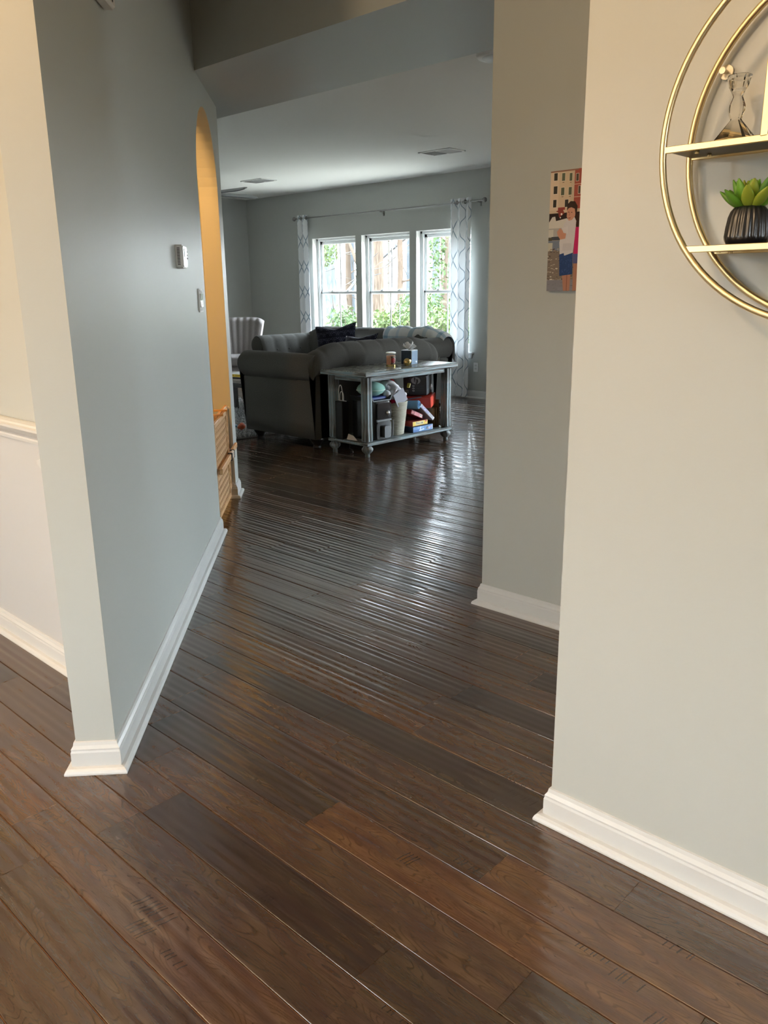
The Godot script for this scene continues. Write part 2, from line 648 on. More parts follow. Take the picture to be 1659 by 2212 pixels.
func build_floor() -> void:
	var tx := board_textures()
	var tints := [c8(129, 112, 99), c8(114, 100, 92), c8(102, 94, 88), c8(139, 114, 92), c8(121, 106, 95), c8(93, 83, 80), c8(129, 111, 101), c8(112, 100, 95)]
	var mats := []
	for t in tints:
		var m := mat(t, 0.16, 0.0, 0.65)
		m.clearcoat_enabled = true
		m.clearcoat = 0.35
		m.clearcoat_roughness = 0.12
		m.albedo_texture = tx[0]
		m.heightmap_enabled = true
		m.heightmap_texture = tx[1]
		m.heightmap_scale = 0.018
		mats.append(m)
	var fl := struct_node("floor")
	var b := MB.new()
	wallbox(b, -10.95, 2.8, -0.16, -0.004, -8.56, 3.25)
	part(fl, "underlay", b, mat(c8(142, 98, 58), 0.7))
	# joints read along the rows, others fall where they may
	var known := {8: [-0.707], 9: [-1.408], 10: [-0.945], 11: [-0.665], 7: [-0.961], 6: [-1.775], 5: [-1.975], 4: [-1.80], 22: [-2.816], 19: [-2.568], 18: [-2.426], 17: [-2.62, -1.412], 20: [-2.283], 24: [-2.897], 23: [-2.522], 21: [-3.095], 13: [-1.497], 12: [-1.774], 16: [-2.129]}
	var r := RandomNumberGenerator.new()
	r.seed = 21
	var view := Transform3D(Basis(Vector3.UP, deg_to_rad(43.265)) * Basis(Vector3.RIGHT, deg_to_rad(-15.284)) * Basis(Vector3.BACK, deg_to_rad(-0.701)), Vector3(0, 1.34, 0)).affine_inverse()
	var list := []
	for row in range(-25, 66):
		var z0 := ROW0 - row * PITCH
		var joints := []
		if known.has(row):
			joints = known[row].duplicate()
		else:
			joints = [r.randf_range(-3.0, 0.0)]
		var x: float = joints[0]
		while x > -10.8:
			x -= r.randf_range(0.55, 1.45)
			joints.append(x)
		joints.sort()
		x = joints[-1]
		while x < 2.7:
			x += r.randf_range(0.6, 1.45)
			joints.append(x)
		joints.sort()
		for k in joints.size() - 1:
			if joints[k + 1] - joints[k] < 0.12: continue
			var xa: float = maxf(joints[k], -10.85)
			var xb: float = minf(joints[k + 1], 2.72)
			if xb - xa < 0.02 or z0 - PITCH < -8.42: continue
			# how much of it the view holds, and how large it shows
			var seen := 0.0
			for q in 5:
				for e in 2:
					var p: Vector3 = view * Vector3(lerpf(xa, xb, q / 4.0), 0, z0 - PITCH * e)
					if p.z < -0.3:
						var px := 829.5 + 1745.9 * p.x / -p.z
						var py := 1106.0 - 1745.9 * p.y / -p.z
						if px > -60 and px < 1720 and py > 0 and py < 2280:
							var left := 540.0 - (py - 1100.0) * 0.42
							if py < 1100 and (px < 480 or px > 1060): continue
							if py >= 1100 and py < 1650 and px < left - 90.0 and px > 140.0: continue
							seen += 1.0 / (p.z * p.z)
			list.append([seen, xa, xb, z0, row])
	list.sort_custom(func(a, c): return a[0] > c[0])
	var rest := []
	for t in tints: rest.append(MB.new())
	var count := 0
	var last := {}
	for q in list:
		var len: float = q[2] - q[1] - 0.0009
		var wid := PITCH - 0.0011
		var ti := r.randi_range(0, tints.size() - 1)
		if last.get(q[4], -1) == ti: ti = (ti + 3) % tints.size()
		last[q[4]] = ti
		var off := Vector2(r.randf() * 2.4, r.randf() * 0.6)
		var amp := r.randf_range(0.0007, 0.0012)
		if count < 300 and q[0] > 0.0:
			count += 1
			var pb := MB.new()
			plank_mesh(pb, len, wid, off, r.randf() * TAU, amp)
			var o := part(fl, "plank", pb, mats[ti])
			o.position = Vector3(q[1], 0, q[3] - 0.0005)
		else:
			plank_mesh(rest[ti], len, wid, off, r.randf() * TAU, amp, Vector3(q[1], 0, q[3] - 0.0005))
	for t in tints.size():
		if rest[t].v.size():
			var o := part(fl, "planks_beyond", rest[t], mats[t])
			o.set_meta("kind", "stuff")

# ---------------------------------------------------------------- windows and doors
# a double-hung window; local x 0..w, y 0..h, z 0 = room face of the wall, -z outwards
func double_hung(nm: String, at: Vector3, w: float, h: float, turn := 0.0) -> void:
	var win := struct_node(nm)
	win.position = at
	win.rotation.y = turn
	var b := MB.new()
	# white returns of the opening, then the vinyl frame
	var zf := -0.085
	for sx in [0.0, w]:
		b.box(Vector3(sx + (0.004 if sx == 0.0 else -0.004), h / 2, -0.043), Vector3(0.008, h, 0.085))
	b.box(Vector3(w / 2, h - 0.004, -0.043), Vector3(w, 0.008, 0.085))
	part(win, "window_return", b, M.trim)
	b = MB.new()
	var fw := 0.042
	for sx in [fw / 2, w - fw / 2]: b.box(Vector3(sx, h / 2, zf - 0.035), Vector3(fw, h, 0.07), 0.004)
	for sy in [fw / 2, h - fw / 2]: b.box(Vector3(w / 2, sy, zf - 0.035), Vector3(w, fw, 0.07), 0.004)
	# inner stop bead
	for sx in [fw + 0.006, w - fw - 0.006]: b.box(Vector3(sx, h / 2, zf - 0.012), Vector3(0.012, h - 2 * fw, 0.018), 0.003)
	part(win, "window_frame", b, M.vinyl)
	var mid := h * 0.485
	for k in 2:
		var y0 := fw if k == 0 else mid - 0.012
		var y1 := mid + 0.03 if k == 0 else h - fw
		var zz := zf - 0.028 if k == 0 else zf - 0.055
		var sw := 0.045
		var x0 := fw
		var x1 := w - fw
		b = MB.new()
		for sx in [x0 + sw / 2, x1 - sw / 2]: b.box(Vector3(sx, (y0 + y1) / 2, zz), Vector3(sw, y1 - y0, 0.026), 0.004)
		var rb := 0.05 if k == 0 else 0.036
		var rt := 0.036 if k == 0 else 0.045
		b.box(Vector3(w / 2, y0 + rb / 2, zz), Vector3(x1 - x0, rb, 0.026), 0.004)
		b.box(Vector3(w / 2, y1 - rt / 2, zz), Vector3(x1 - x0, rt, 0.026), 0.004)
		var sash := part(win, "lower_sash" if k == 0 else "upper_sash", b, M.vinyl)
		b = MB.new()
		b.box(Vector3(w / 2, (y0 + y1) / 2, zz), Vector3(0.018, y1 - y0 - 0.06, 0.01), 0.002)
		part(sash, "muntin", b, M.vinyl)
		for e in 2:
			var xa := x0 + sw if e == 0 else w / 2 + 0.009
			var xb := w / 2 - 0.009 if e == 0 else x1 - sw
			b = MB.new()
			b.poly([Vector3(xa, y0 + rb, zz), Vector3(xb, y0 + rb, zz), Vector3(xb, y1 - rt, zz), Vector3(xa, y1 - rt, zz)], Vector3(0, 0, 1))
			part(sash, "pane", b, M.glass)
		if k == 0:
			b = MB.new()
			for lx in [0.32, 0.68]:
				b.box(Vector3(w * lx, y1 + 0.006, zz), Vector3(0.05, 0.012, 0.022), 0.004)
				b.box(Vector3(w * lx + 0.012, y1 + 0.014, zz + 0.004), Vector3(0.034, 0.009, 0.014), 0.003)
			part(sash, "sash_lock", b, M.vinyl)

func build_windows() -> void:
	for q in [["window_1", -9.285, 0.905], ["window_2", -8.277, 0.902], ["window_3", -7.272, 0.902]]:
		double_hung(q[0], Vector3(q[1], 0.58, WIN_Z), q[2], 1.515)
	# stool and apron under the three windows
	var t := struct_node("trim_sill")
	var b := MB.new()
	b.box(Vector3(-7.83, 0.568, WIN_Z - 0.02), Vector3(3.07, 0.026, 0.13), 0.006)
	part(t, "stool", b, M.trim)
	b = MB.new()
	b.box(Vector3(-7.83, 0.528, WIN_Z + 0.009), Vector3(3.02, 0.055, 0.018), 0.005)
	part(t, "apron", b, M.trim)
	# dining window in the front wall
	double_hung("window_4", Vector3(-3.1, 0.55, 3.05), 0.65, 1.65, PI)
	# unseen window added at the end of the side hall to light the angled wall
	double_hung("window_5", Vector3(2.6, 1.3, -2.65), 0.45, 1.6, -PI / 2)
	double_hung("window_6", Vector3(2.6, 0.4, -1.2), 0.6, 1.8, -PI / 2)  # unseen east window, added to bring daylight onto the pillar face
	# front door with one sidelight, behind the viewer
	var d := struct_node("door_1")
	b = MB.new()
	b.box(Vector3(0.15, 1.05, 3.112), Vector3(1.0, 2.1, 0.045), 0.003)
	part(d, "door_leaf", b, M.trim)
	b = MB.new()
	for q in [[-0.9, -0.84], [-0.44, -0.35]]: wallbox(b, q[0], q[1], 0, 2.1, 3.06, 3.16)
	wallbox(b, -0.84, -0.44, 0, 0.3, 3.08, 3.14)
	wallbox(b, -0.84, -0.44, 1.98, 2.1, 3.08, 3.14)
	part(d, "door_frame", b, M.trim)
	b = MB.new()
	b.poly([Vector3(-0.84, 0.3, 3.11), Vector3(-0.44, 0.3, 3.11), Vector3(-0.44, 1.98, 3.11), Vector3(-0.84, 1.98, 3.11)], Vector3(0, 0, -1))
	part(d, "pane", b, M.glass)
	b = MB.new()
	b.lathe([[0.0, 0.0], [0.028, 0.0], [0.028, 0.008], [0.012, 0.012], [0.012, 0.04], [0.027, 0.05], [0.027, 0.065], [0.0, 0.072]], 16, Transform3D(Basis(Vector3.RIGHT, -PI / 2), Vector3(0.585, 0.95, 3.09)))
	part(d, "door_knob", b, M.nickel)

	# unseen patio door added in the window wall to light the table from the right
	var p := struct_node("added_door_2")
	b = MB.new()
	for q in [[-3.4, -3.31], [-2.54, -2.46], [-1.69, -1.6]]: wallbox(b, q[0], q[1], 0.0, 2.1, WIN_Z - 0.1, WIN_Z - 0.05)
	for q in [[-3.31, -2.54], [-2.46, -1.69]]:
		wallbox(b, q[0], q[1], 2.0, 2.1, WIN_Z - 0.1, WIN_Z - 0.05)
		wallbox(b, q[0], q[1], 0.0, 0.12, WIN_Z - 0.1, WIN_Z - 0.05)
	part(p, "door_frame", b, M.vinyl)
	for q in [[-3.31, -2.54], [-2.46, -1.69]]:
		b = MB.new()
		b.poly([Vector3(q[0], 0.12, WIN_Z - 0.075), Vector3(q[1], 0.12, WIN_Z - 0.075), Vector3(q[1], 2.0, WIN_Z - 0.075), Vector3(q[0], 2.0, WIN_Z - 0.075)], Vector3(0, 0, 1))
		part(p, "pane", b, M.glass)

# ---------------------------------------------------------------- baseboards, chair rail
func build_trim() -> void:
	var base := [[0.014, 0.0], [0.014, 0.062], [0.012, 0.068], [0.0125, 0.073], [0.007, 0.082], [0.005, 0.092], [0.0, 0.093]]
	var shoe := [[0.033, 0.0], [0.033, 0.005], [0.030, 0.012], [0.024, 0.017], [0.014, 0.019]]
	var runs := {
		"baseboard_angled": [[diag(2.44, 0.113, 0), diag(2.44, 0, 0), diag(0.03, 0, 0), diag(0.03, 0.113, 0), diag(0.38, 0.113, 0), Vector3(-2.44, 0, -1.189), Vector3(-6.3, 0, -1.189)], -1.0],
		"baseboard_arch": [[diag(3.27, 0.113, 0), diag(3.27, 0, 0), diag(3.45, 0, 0), diag(3.45, 0.1, 0)], 1.0],
		"baseboard_right": [[Vector3(2.6, 0, -1.625), Vector3(-0.945, 0, -1.625), Vector3(-0.945, 0, -1.738), Vector3(2.6, 0, -1.738)], -1.0],
		"baseboard_middle": [[Vector3(2.6, 0, -2.73), Vector3(-1.983, 0, -2.73), Vector3(-1.983, 0, -3.53), Vector3(2.6, 0, -3.53)], -1.0],
		"baseboard_window": [[Vector3(-4.0, 0, WIN_Z), Vector3(-10.79, 0, WIN_Z), Vector3(-10.79, 0, -3.33), Vector3(-4.7, 0, -3.33)], -1.0],
	}
	for k in runs:
		var t := struct_node(k)
		var b := MB.new()
		b.mould(runs[k][0], runs[k][1], base)
		part(t, "board", b, M.trim)
		b = MB.new()
		b.mould(runs[k][0], runs[k][1], shoe)
		part(t, "shoe_moulding", b, M.trim)
	var rail := [[0.0, 0.0], [0.010, 0.0], [0.012, 0.010], [0.010, 0.016], [0.016, 0.024], [0.026, 0.032], [0.036, 0.044], [0.040, 0.050], [0.040, 0.058], [0.030, 0.062], [0.026, 0.068], [0.012, 0.073], [0.0, 0.074]]
	var b := MB.new()
	b.mould([diag(0.115, 0.113, 0), diag(0.38, 0.113, 0), Vector3(-2.44, 0, -1.189), Vector3(-6.3, 0, -1.189)], -1.0, rail, 0.846)
	struct("trim_chair_rail", b, M.trim)

# ---------------------------------------------------------------- lamps that stand outside the picture
func lamp_light(parent: Node3D, at: Vector3, energy: float, col: Color, size: float) -> void:
	var l := OmniLight3D.new()
	l.name = "bulb_light"
	parent.add_child(l, true)
	l.position = at
	l.light_energy = energy
	l.light_color = col
	l.light_size = size
	l.omni_range = 20.0
	l.omni_attenuation = 2.0
	l.shadow_enabled = true

const WARM := Color(1.0, 0.85, 0.66)

func build_lamps() -> void:
	var glow := mat(c8(255, 236, 205), 0.5)
	glow.emission_enabled = true
	glow.emission = Color(1.0, 0.82, 0.58)
	glow.emission_energy_multiplier = 3.0
	# dining chandelier
	var t := thing("chandelier", "brushed nickel five arm chandelier over the dining room", "chandelier", Vector3(-3.3, 0, 1.35))
	var b := MB.new()
	b.tube([Vector3(0, 1.90, 0), Vector3(0, HALL, 0)], 0.012, 8)
	b.lathe([[0.0, 1.85], [0.03, 1.87], [0.035, 1.95], [0.02, 2.01], [0.012, 2.05]], 14)
	b.lathe([[0.0, HALL - 0.03], [0.05, HALL - 0.03], [0.06, HALL]], 18)
	part(t, "stem", b, M.nickel)
	for k in 5:
		var a := TAU * k / 5.0 + 0.3
		var dv := Vector3(cos(a), 0, sin(a))
		b = MB.new()
		var pts := []
		for q in 9: pts.append(dv * (0.26 * q / 8.0) + Vector3(0, 1.93 - 0.07 * sin(PI * q / 8.0) + 0.10 * q / 8.0, 0))
		b.tube(pts, 0.007, 7)
		part(t, "arm", b, M.nickel)
		b = MB.new()
		b.lathe([[0.0, -0.045], [0.022, -0.04], [0.036, -0.02], [0.04, 0.0], [0.034, 0.024], [0.016, 0.042], [0.0, 0.045]], 14, Transform3D(Basis(), dv * 0.26 + Vector3(0, 2.09, 0)))
		part(t, "bulb", b, glow)
		lamp_light(t, dv * 0.26 + Vector3(0, 2.09, 0), DINING_E / 5.0, WARM, 0.035)
	# unseen foyer pendant, added above and behind the viewer to warm the walls
	var fp := thing("added_foyer_pendant", "unseen glass globe pendant added in the foyer for warm light on the walls", "lamp", Vector3(-1.2, 2.72, 1.0))
	b = MB.new()
	b.tube([Vector3(0, 0.1, 0), Vector3(0, HALL - 2.72, 0)], 0.008, 8)
	b.lathe([[0.0, 0.13], [0.03, 0.125], [0.05, 0.10]], 16)
	part(fp, "stem", b, M.nickel)
	b = MB.new()
	var gp := []
	for k in 13: gp.append([0.11 * cos(-PI / 2 + PI * k / 12.0), 0.11 * sin(-PI / 2 + PI * k / 12.0)])
	b.lathe(gp, 22)
	part(fp, "bulb_globe", b, glow)
	lamp_light(fp, Vector3.ZERO, FOYER_E, WARM, 0.10)
	# stair hall lamp, flush on the ceiling
	var s := thing("stair_lamp", "round amber pendant lamp inside the stair hall", "lamp", Vector3(-3.35, HALL, -1.85))
	b = MB.new()
	b.tube([Vector3(0, 0, 0), Vector3(0, -0.62, 0)], 0.008, 8)
	part(s, "cord", b, M.nickel)
	b = MB.new()
	b.lathe([[0.02, -0.60], [0.13, -0.62], [0.14, -0.70], [0.13, -0.705]], 28)
	part(s, "shade", b, M.nickel)
	b = MB.new()
	b.lathe([[0.12, -0.70], [0.10, -0.73], [0.06, -0.75], [0.0, -0.755]], 28)
	part(s, "bulb_cover", b, glow)
	lamp_light(s, Vector3(0, -0.80, 0), STAIR_E, Color(1.0, 0.74, 0.42), 0.08)

const DINING_E := 3.4
const FOYER_E := 2.6
const STAIR_E := 4.0

# ---------------------------------------------------------------- baby gate in the arch
func build_gate() -> void:
	var wood := mat(c8(214, 168, 116), 0.5)
	wood.albedo_texture = noise_tex(0.02, 61, 256, 3, ramp(Color(0.84, 0.80, 0.74), Color(1, 1, 1)))
	var t := thing("baby_gate", "pale wooden pressure gate with woven mesh panels across the arch", "gate", diag(3.267, 0.02, 0.075), 0.0)
	t.basis = Basis(-DD, Vector3.UP, NN)   # local x runs from the far jamb towards the pillar
	var H := 0.555
	# two overlapping frames: back one reaches the far jamb, front one the near jamb
	for f in 2:
		var x0 := 0.262 if f == 0 else 0.0
		var x1 := 0.822 if f == 0 else 0.522
		var z := -0.012 if f == 0 else 0.012
		for y in [0.014, H - 0.014]:
			var b := MB.new()
			b.box(Vector3((x0 + x1) / 2, y, z), Vector3(x1 - x0, 0.028, 0.02), 0.003)
			part(t, "rail", b, wood)
		for x in [x0 + 0.012, x1 - 0.012]:
			var b := MB.new()
			b.box(Vector3(x, H / 2, z), Vector3(0.022, H - 0.05, 0.018), 0.003)
			part(t, "stile", b, wood)
		# woven mesh: wavy strands that meet in long diamonds, a few straight weft threads
		var mesh := MB.new()
		var step := 0.017
		var xx := x0 + 0.032
		var par := 0.0
		while xx < x1 - 0.024:
			var pts := []
			for k in 25: pts.append(Vector3(xx + 0.0068 * cos(k * PI / 2.0 + par), 0.028 + (H - 0.056) * k / 24.0, z + 0.003 * cos(k * PI / 2.0 + par)))
			mesh.tube(pts, 0.0034, 5, false, false)
			xx += step
			par += PI
		for k in 6:
			mesh.tube([Vector3(x0 + 0.02, 0.06 + (H - 0.12) * k / 5.0, z), Vector3(x1 - 0.02, 0.06 + (H - 0.12) * k / 5.0, z)], 0.002, 5)
		var o := part(t, "woven_mesh", mesh, mat(c8(226, 188, 142), 0.6), "straw coloured woven mesh")
		o.set_meta("kind", "stuff")
	# cross clips over the two top rails
	for x in [0.492, 0.292]:
		var b := MB.new()
		b.box(Vector3(x, H + 0.004, 0.01), Vector3(0.014, 0.012, 0.085), 0.002)
		part(t, "clip", b, wood)
	# sliding bar in front
	var b := MB.new()
	b.box(Vector3(0.522, 0.285, -0.042), Vector3(0.62, 0.036, 0.022), 0.004)
	part(t, "sliding_bar", b, wood)
	b = MB.new()
	b.box(Vector3(0.122, 0.285, -0.036), Vector3(0.28, 0.032, 0.018), 0.004)
	part(t, "sliding_bar", b, wood)
	b = MB.new()
	b.box(Vector3(0.342, 0.285, -0.05), Vector3(0.12, 0.044, 0.016), 0.004)
	part(t, "latch_plate", b, mat(c8(206, 190, 168), 0.5), "pale latch plate")
	for x in [0.397, 0.287]:
		b = MB.new()
		b.box(Vector3(x, 0.285, -0.046), Vector3(0.012, 0.05, 0.03), 0.003)
		part(t, "strap", b, M.dark_grey, "dark metal strap")
	for q in [[0.0, 0.02], [0.822, 0.02], [0.0, H - 0.02], [0.822, H - 0.02]]:
		b = MB.new()
		b.lathe([[0.0, 0.0], [0.012, 0.0], [0.012, 0.006], [0.0, 0.006]], 10, Transform3D(Basis(Vector3.BACK, PI / 2), Vector3(q[0] + (0.002 if q[0] == 0.0 else 0.0), q[1], 0.0)))
		part(t, "rubber_pad", b, M.white)

# ---------------------------------------------------------------- things on the angled wall and the picture
func rounded(w: float, h: float, r: float, seg := 5) -> PackedVector2Array:
	var p := PackedVector2Array()
	for k in 4:
		var cx := (w / 2 - r) * (1 if k == 0 or k == 3 else -1)
		var cy := (h / 2 - r) * (1 if k < 2 else -1)
		for j in seg + 1:
			var a := PI / 2 * k + PI / 2 * j / seg
			p.append(Vector2(cx + r * cos(a), cy + r * sin(a)))
	return p

func build_hall_things() -> void:
	var face := Basis(-DD, Vector3.UP, NN)   # local -z looks into the hall, x towards the pillar
	# thermostat
	var t := thing("thermostat", "white thermostat with a side grille above the double switch", "thermostat", diag(1.69, 0, 1.497))
	t.basis = face
	var b := MB.new()
	b.prism(rounded(0.118, 0.098, 0.012), -0.028)
	part(t, "housing", b, M.white)
	b = MB.new()
	b.prism(rounded(0.106, 0.086, 0.010), -0.004, Transform3D(Basis(), Vector3(0, 0, -0.028)))
	part(t, "cover", b, mat(c8(240, 240, 238), 0.25))
	b = MB.new()
	b.box(Vector3(-0.006, 0.016, -0.033), Vector3(0.06, 0.036, 0.002))
	part(t, "display", b, mat(c8(150, 160, 150), 0.15))
	for k in 12:
		b = MB.new()
		b.box(Vector3(0.0592, -0.034 + k * 0.0062, -0.013), Vector3(0.0015, 0.0032, 0.012))
		part(t, "vent_slot", b, M.dark_grey)
	for k in 3:
		b = MB.new()
		b.box(Vector3(-0.048, 0.022 - k * 0.014, -0.0335), Vector3(0.010, 0.006, 0.003), 0.001)
		part(t, "button", b, M.dark_grey)
	# double switch
	t = thing("light_switch", "white double rocker switch plate beside the arch", "switch", diag(2.235, 0, 1.305))
	t.basis = face
	b = MB.new()
	b.prism(rounded(0.116, 0.116, 0.006), -0.007)
	part(t, "plate", b, M.white)
	for x in [-0.023, 0.023]:
		b = MB.new()
		b.prism(PackedVector2Array([Vector2(0, -0.033), Vector2(-0.007, -0.033), Vector2(-0.003, 0), Vector2(-0.009, 0.033), Vector2(0, 0.033)]), 0.033, Transform3D(Basis(Vector3(0, 0, 1), Vector3.UP, Vector3(-1, 0, 0)), Vector3(x + 0.0165, 0, -0.007)))
		part(t, "rocker", b, mat(c8(244, 244, 240), 0.18))
		for y in [-0.048, 0.048]:
			b = MB.new()
			b.lathe([[0.0, 0.0012], [0.003, 0.001], [0.0034, 0.0]], 8, Transform3D(Basis(Vector3.RIGHT, -PI / 2), Vector3(x, y, -0.007)))
			part(t, "screw", b, M.nickel)
	# doorbell chime, only its lower end shows
	t = thing("door_chime", "white ribbed doorbell chime box high on the angled wall", "door chime", diag(0.64, 0, 2.262))
	t.basis = face
	b = MB.new()
	b.box(Vector3(0, 0, -0.02), Vector3(0.115, 0.19, 0.04), 0.008)
	part(t, "housing", b, mat(c8(214, 206, 194), 0.5))
	for x in [-0.018, 0.012]:
		b = MB.new()
		b.box(Vector3(x, 0.0, -0.0405), Vector3(0.007, 0.165, 0.0025))
		part(t, "slot", b, M.dark_grey, "dark slot")
	# canvas print
	t = thing("canvas_print", "frameless photo canvas of a boy in a white shirt before harbour houses", "picture", Vector3(-1.5, 1.541, -2.73))
	b = MB.new()
	b.box(Vector3(0, 0, 0.0105), Vector3(0.4, 0.416, 0.021), 0.002)
	part(t, "stretcher", b, mat(c8(190, 178, 164), 0.7))
	b = MB.new()
	b.poly([Vector3(-0.2, -0.208, 0.0215), Vector3(0.2, -0.208, 0.0215), Vector3(0.2, 0.208, 0.0215), Vector3(-0.2, 0.208, 0.0215)], Vector3(0, 0, 1), Transform3D(), [Vector2(0, 1), Vector2(1, 1), Vector2(1, 0), Vector2(0, 0)])
	var pm := mat(Color(1, 1, 1), 0.6, 0.0, 0.3)
	pm.albedo_texture = ImageTexture.create_from_image(photo_print())
	part(t, "print", b, pm)

func fill_poly(im: Image, pts: Array, col: Color) -> void:
	var pv := PackedVector2Array()
	var lo := Vector2(1e9, 1e9)
	var hi := Vector2(-1e9, -1e9)
	for p in pts:
		var q := Vector2(p[0], p[1])
		pv.append(q)
		lo = lo.min(q)
		hi = hi.max(q)
	for y in range(maxi(0, int(lo.y)), mini(im.get_height(), int(hi.y) + 1)):
		for x in range(maxi(0, int(lo.x)), mini(im.get_width(), int(hi.x) + 1)):
			if Geometry2D.is_point_in_polygon(Vector2(x + 0.5, y + 0.5), pv): im.set_pixel(x, y, col)

func ellipse(im: Image, cx: float, cy: float, rx: float, ry: float, col: Color, tilt := 0.0) -> void:
	var pts := []
	for k in 28:
		var a := TAU * k / 28.0
		var q := Vector2(rx * cos(a), ry * sin(a)).rotated(tilt)
		pts.append([cx + q.x, cy + q.y])
	fill_poly(im, pts, col)

# the snapshot on the canvas; its left 30% is what the corner leaves in sight
func photo_print() -> Image:
	var W := 960
	var H := 1000
	var im := Image.create(W, H, false, Image.FORMAT_RGB8)
	# visible strip is u 0..0.30 -> 0..288 px; design in strip units of 288 x 1000
	im.fill(c8(206, 184, 158))
	im.fill_rect(Rect2i(0, 0, 200, 360), c8(214, 190, 160))
	im.fill_rect(Rect2i(0, 0, 84, 320), c8(222, 198, 172))
	im.fill_rect(Rect2i(236, 0, W - 236, 320), c8(168, 88, 74))
	im.fill_rect(Rect2i(0, 0, 270, 12), c8(150, 110, 92))
	im.fill_rect(Rect2i(236, 120, W, 6), c8(214, 172, 150))
	im.fill_rect(Rect2i(236, 222, W, 6), c8(214, 172, 150))
	for q in [[34, 18, 34, 60, 40], [112, 24, 30, 62, 1], [186, 30, 26, 62, 1], [34, 124, 36, 62, 40], [108, 140, 32, 62, 1], [182, 142, 30, 62, 1], [34, 234, 32, 62, 40], [150, 240, 34, 60, 40], [250, 40, 24, 58, 2], [276, 140, 20, 60, 2]]:
		im.fill_rect(Rect2i(q[0] - 3, q[1] - 3, q[2] + 6, q[3] + 6), c8(232, 220, 200))
		im.fill_rect(Rect2i(q[0], q[1], q[2], q[3]), c8(62, 58, 52) if q[4] == 40 else c8(98, 104, 84) if q[4] == 1 else c8(90, 78, 70))
		if q[4] == 1: im.fill_rect(Rect2i(q[0] + 6, q[1] + q[3] + 10, q[2] - 12, 5), c8(120, 100, 84))
	for k in 7: im.fill_rect(Rect2i(330 + k * 84, 40, 34, 70), c8(70, 60, 58))
	for k in 7: im.fill_rect(Rect2i(330 + k * 84, 150, 34, 70), c8(70, 60, 58))
	# awning, dark shop fronts, boats
	im.fill_rect(Rect2i(84, 300, 70, 22), c8(150, 70, 60))
	im.fill_rect(Rect2i(0, 346, W, 70), c8(48, 36, 34))
	fill_poly(im, [[64, 330], [130, 310], [150, 350], [100, 384], [88, 340]], c8(142, 66, 56))
	for q in [[122, 356, 9], [112, 384, 6]]: ellipse(im, q[0], q[1], q[2], q[2], c8(240, 226, 210))
	fill_poly(im, [[0, 420], [30, 376], [60, 372], [70, 410], [180, 392], [180, 470], [0, 480]], c8(214, 208, 198))
	im.fill_rect(Rect2i(0, 470, W, 80), c8(176, 172, 168))
	im.fill_rect(Rect2i(0, 480, 48, 60), c8(206, 202, 192))
	im.fill_rect(Rect2i(30, 540, W, 30), c8(78, 80, 86))
	im.fill_rect(Rect2i(0, 546, 36, 26), c8(86, 82, 66))
	im.fill_rect(Rect2i(0, 572, W, 120), c8(122, 130, 144))
	im.fill_rect(Rect2i(0, 590, 44, 80), c8(196, 192, 176))
	# water and pebbles
	im.fill_rect(Rect2i(0, 660, W, 260), c8(128, 114, 102))
	var r := RandomNumberGenerator.new()
	r.seed = 91
	for k in 420:
		var x := r.randi_range(0, W)
		var y := r.randi_range(640, 905)
		ellipse(im, x, y, r.randf_range(5, 16), r.randf_range(2, 5), [c8(84, 74, 66), c8(188, 176, 156), c8(110, 98, 90), c8(214, 204, 186), c8(146, 128, 110)][k % 5], r.randf_range(-0.3, 0.3))
	im.fill_rect(Rect2i(0, 905, W, 95), c8(132, 130, 136))
	for k in 40: im.fill_rect(Rect2i(r.randi_range(0, W), r.randi_range(910, 995), r.randi_range(8, 30), 2), c8(104, 100, 104))
	# second person at the edge: red top
	ellipse(im, 292, 420, 34, 62, c8(60, 42, 36))
	fill_poly(im, [[262, 470], [330, 470], [340, 700], [256, 700]], c8(198, 42, 98))
	fill_poly(im, [[250, 690], [330, 690], [330, 780], [256, 770]], c8(88, 92, 132))
	fill_poly(im, [[262, 770], [320, 770], [316, 1000], [262, 1000]], c8(172, 122, 98))
	# boy
	fill_poly(im, [[150, 850], [238, 850], [232, 1000], [170, 1000]], c8(176, 124, 102))
	fill_poly(im, [[198, 860], [206, 860], [206, 1000], [198, 1000]], c8(140, 92, 76))
	fill_poly(im, [[116, 680], [248, 660], [254, 860], [126, 872]], c8(46, 68, 112))
	for k in 60: ellipse(im, r.randf_range(122, 248), r.randf_range(690, 860), 7, 2, c8(66, 90, 138), r.randf() * PI)
	fill_poly(im, [[180, 400], [250, 384], [270, 420], [262, 560], [250, 680], [166, 702], [160, 680], [120, 690], [112, 590], [128, 500], [150, 440]], c8(212, 206, 206))
	for k in 14: fill_poly(im, [[150 + k * 6, 600], [154 + k * 6, 600], [150 + k * 7, 660], [146 + k * 7, 660]], c8(196, 190, 192))
	fill_poly(im, [[132, 486], [176, 520], [170, 560], [120, 566], [92, 530], [84, 500], [112, 470]], c8(198, 142, 116))
	fill_poly(im, [[128, 470], [190, 460], [196, 520], [150, 512]], c8(218, 212, 212))
	fill_poly(im, [[178, 300], [200, 276], [240, 280], [262, 320], [256, 380], [226, 410], [196, 414], [174, 380]], c8(204, 150, 124))
	fill_poly(im, [[174, 330], [176, 280], [206, 256], [250, 260], [276, 300], [272, 350], [258, 360], [250, 320], [216, 306], [190, 312]], c8(62, 46, 38))
	for q in [[192, 344], [222, 348]]: ellipse(im, q[0], q[1], 6, 3, c8(52, 36, 32))
	fill_poly(im, [[200, 344], [206, 344], [204, 374], [194, 372]], c8(186, 128, 104))
	fill_poly(im, [[188, 390], [214, 388], [210, 396], [192, 396]], c8(150, 82, 76))
	return im

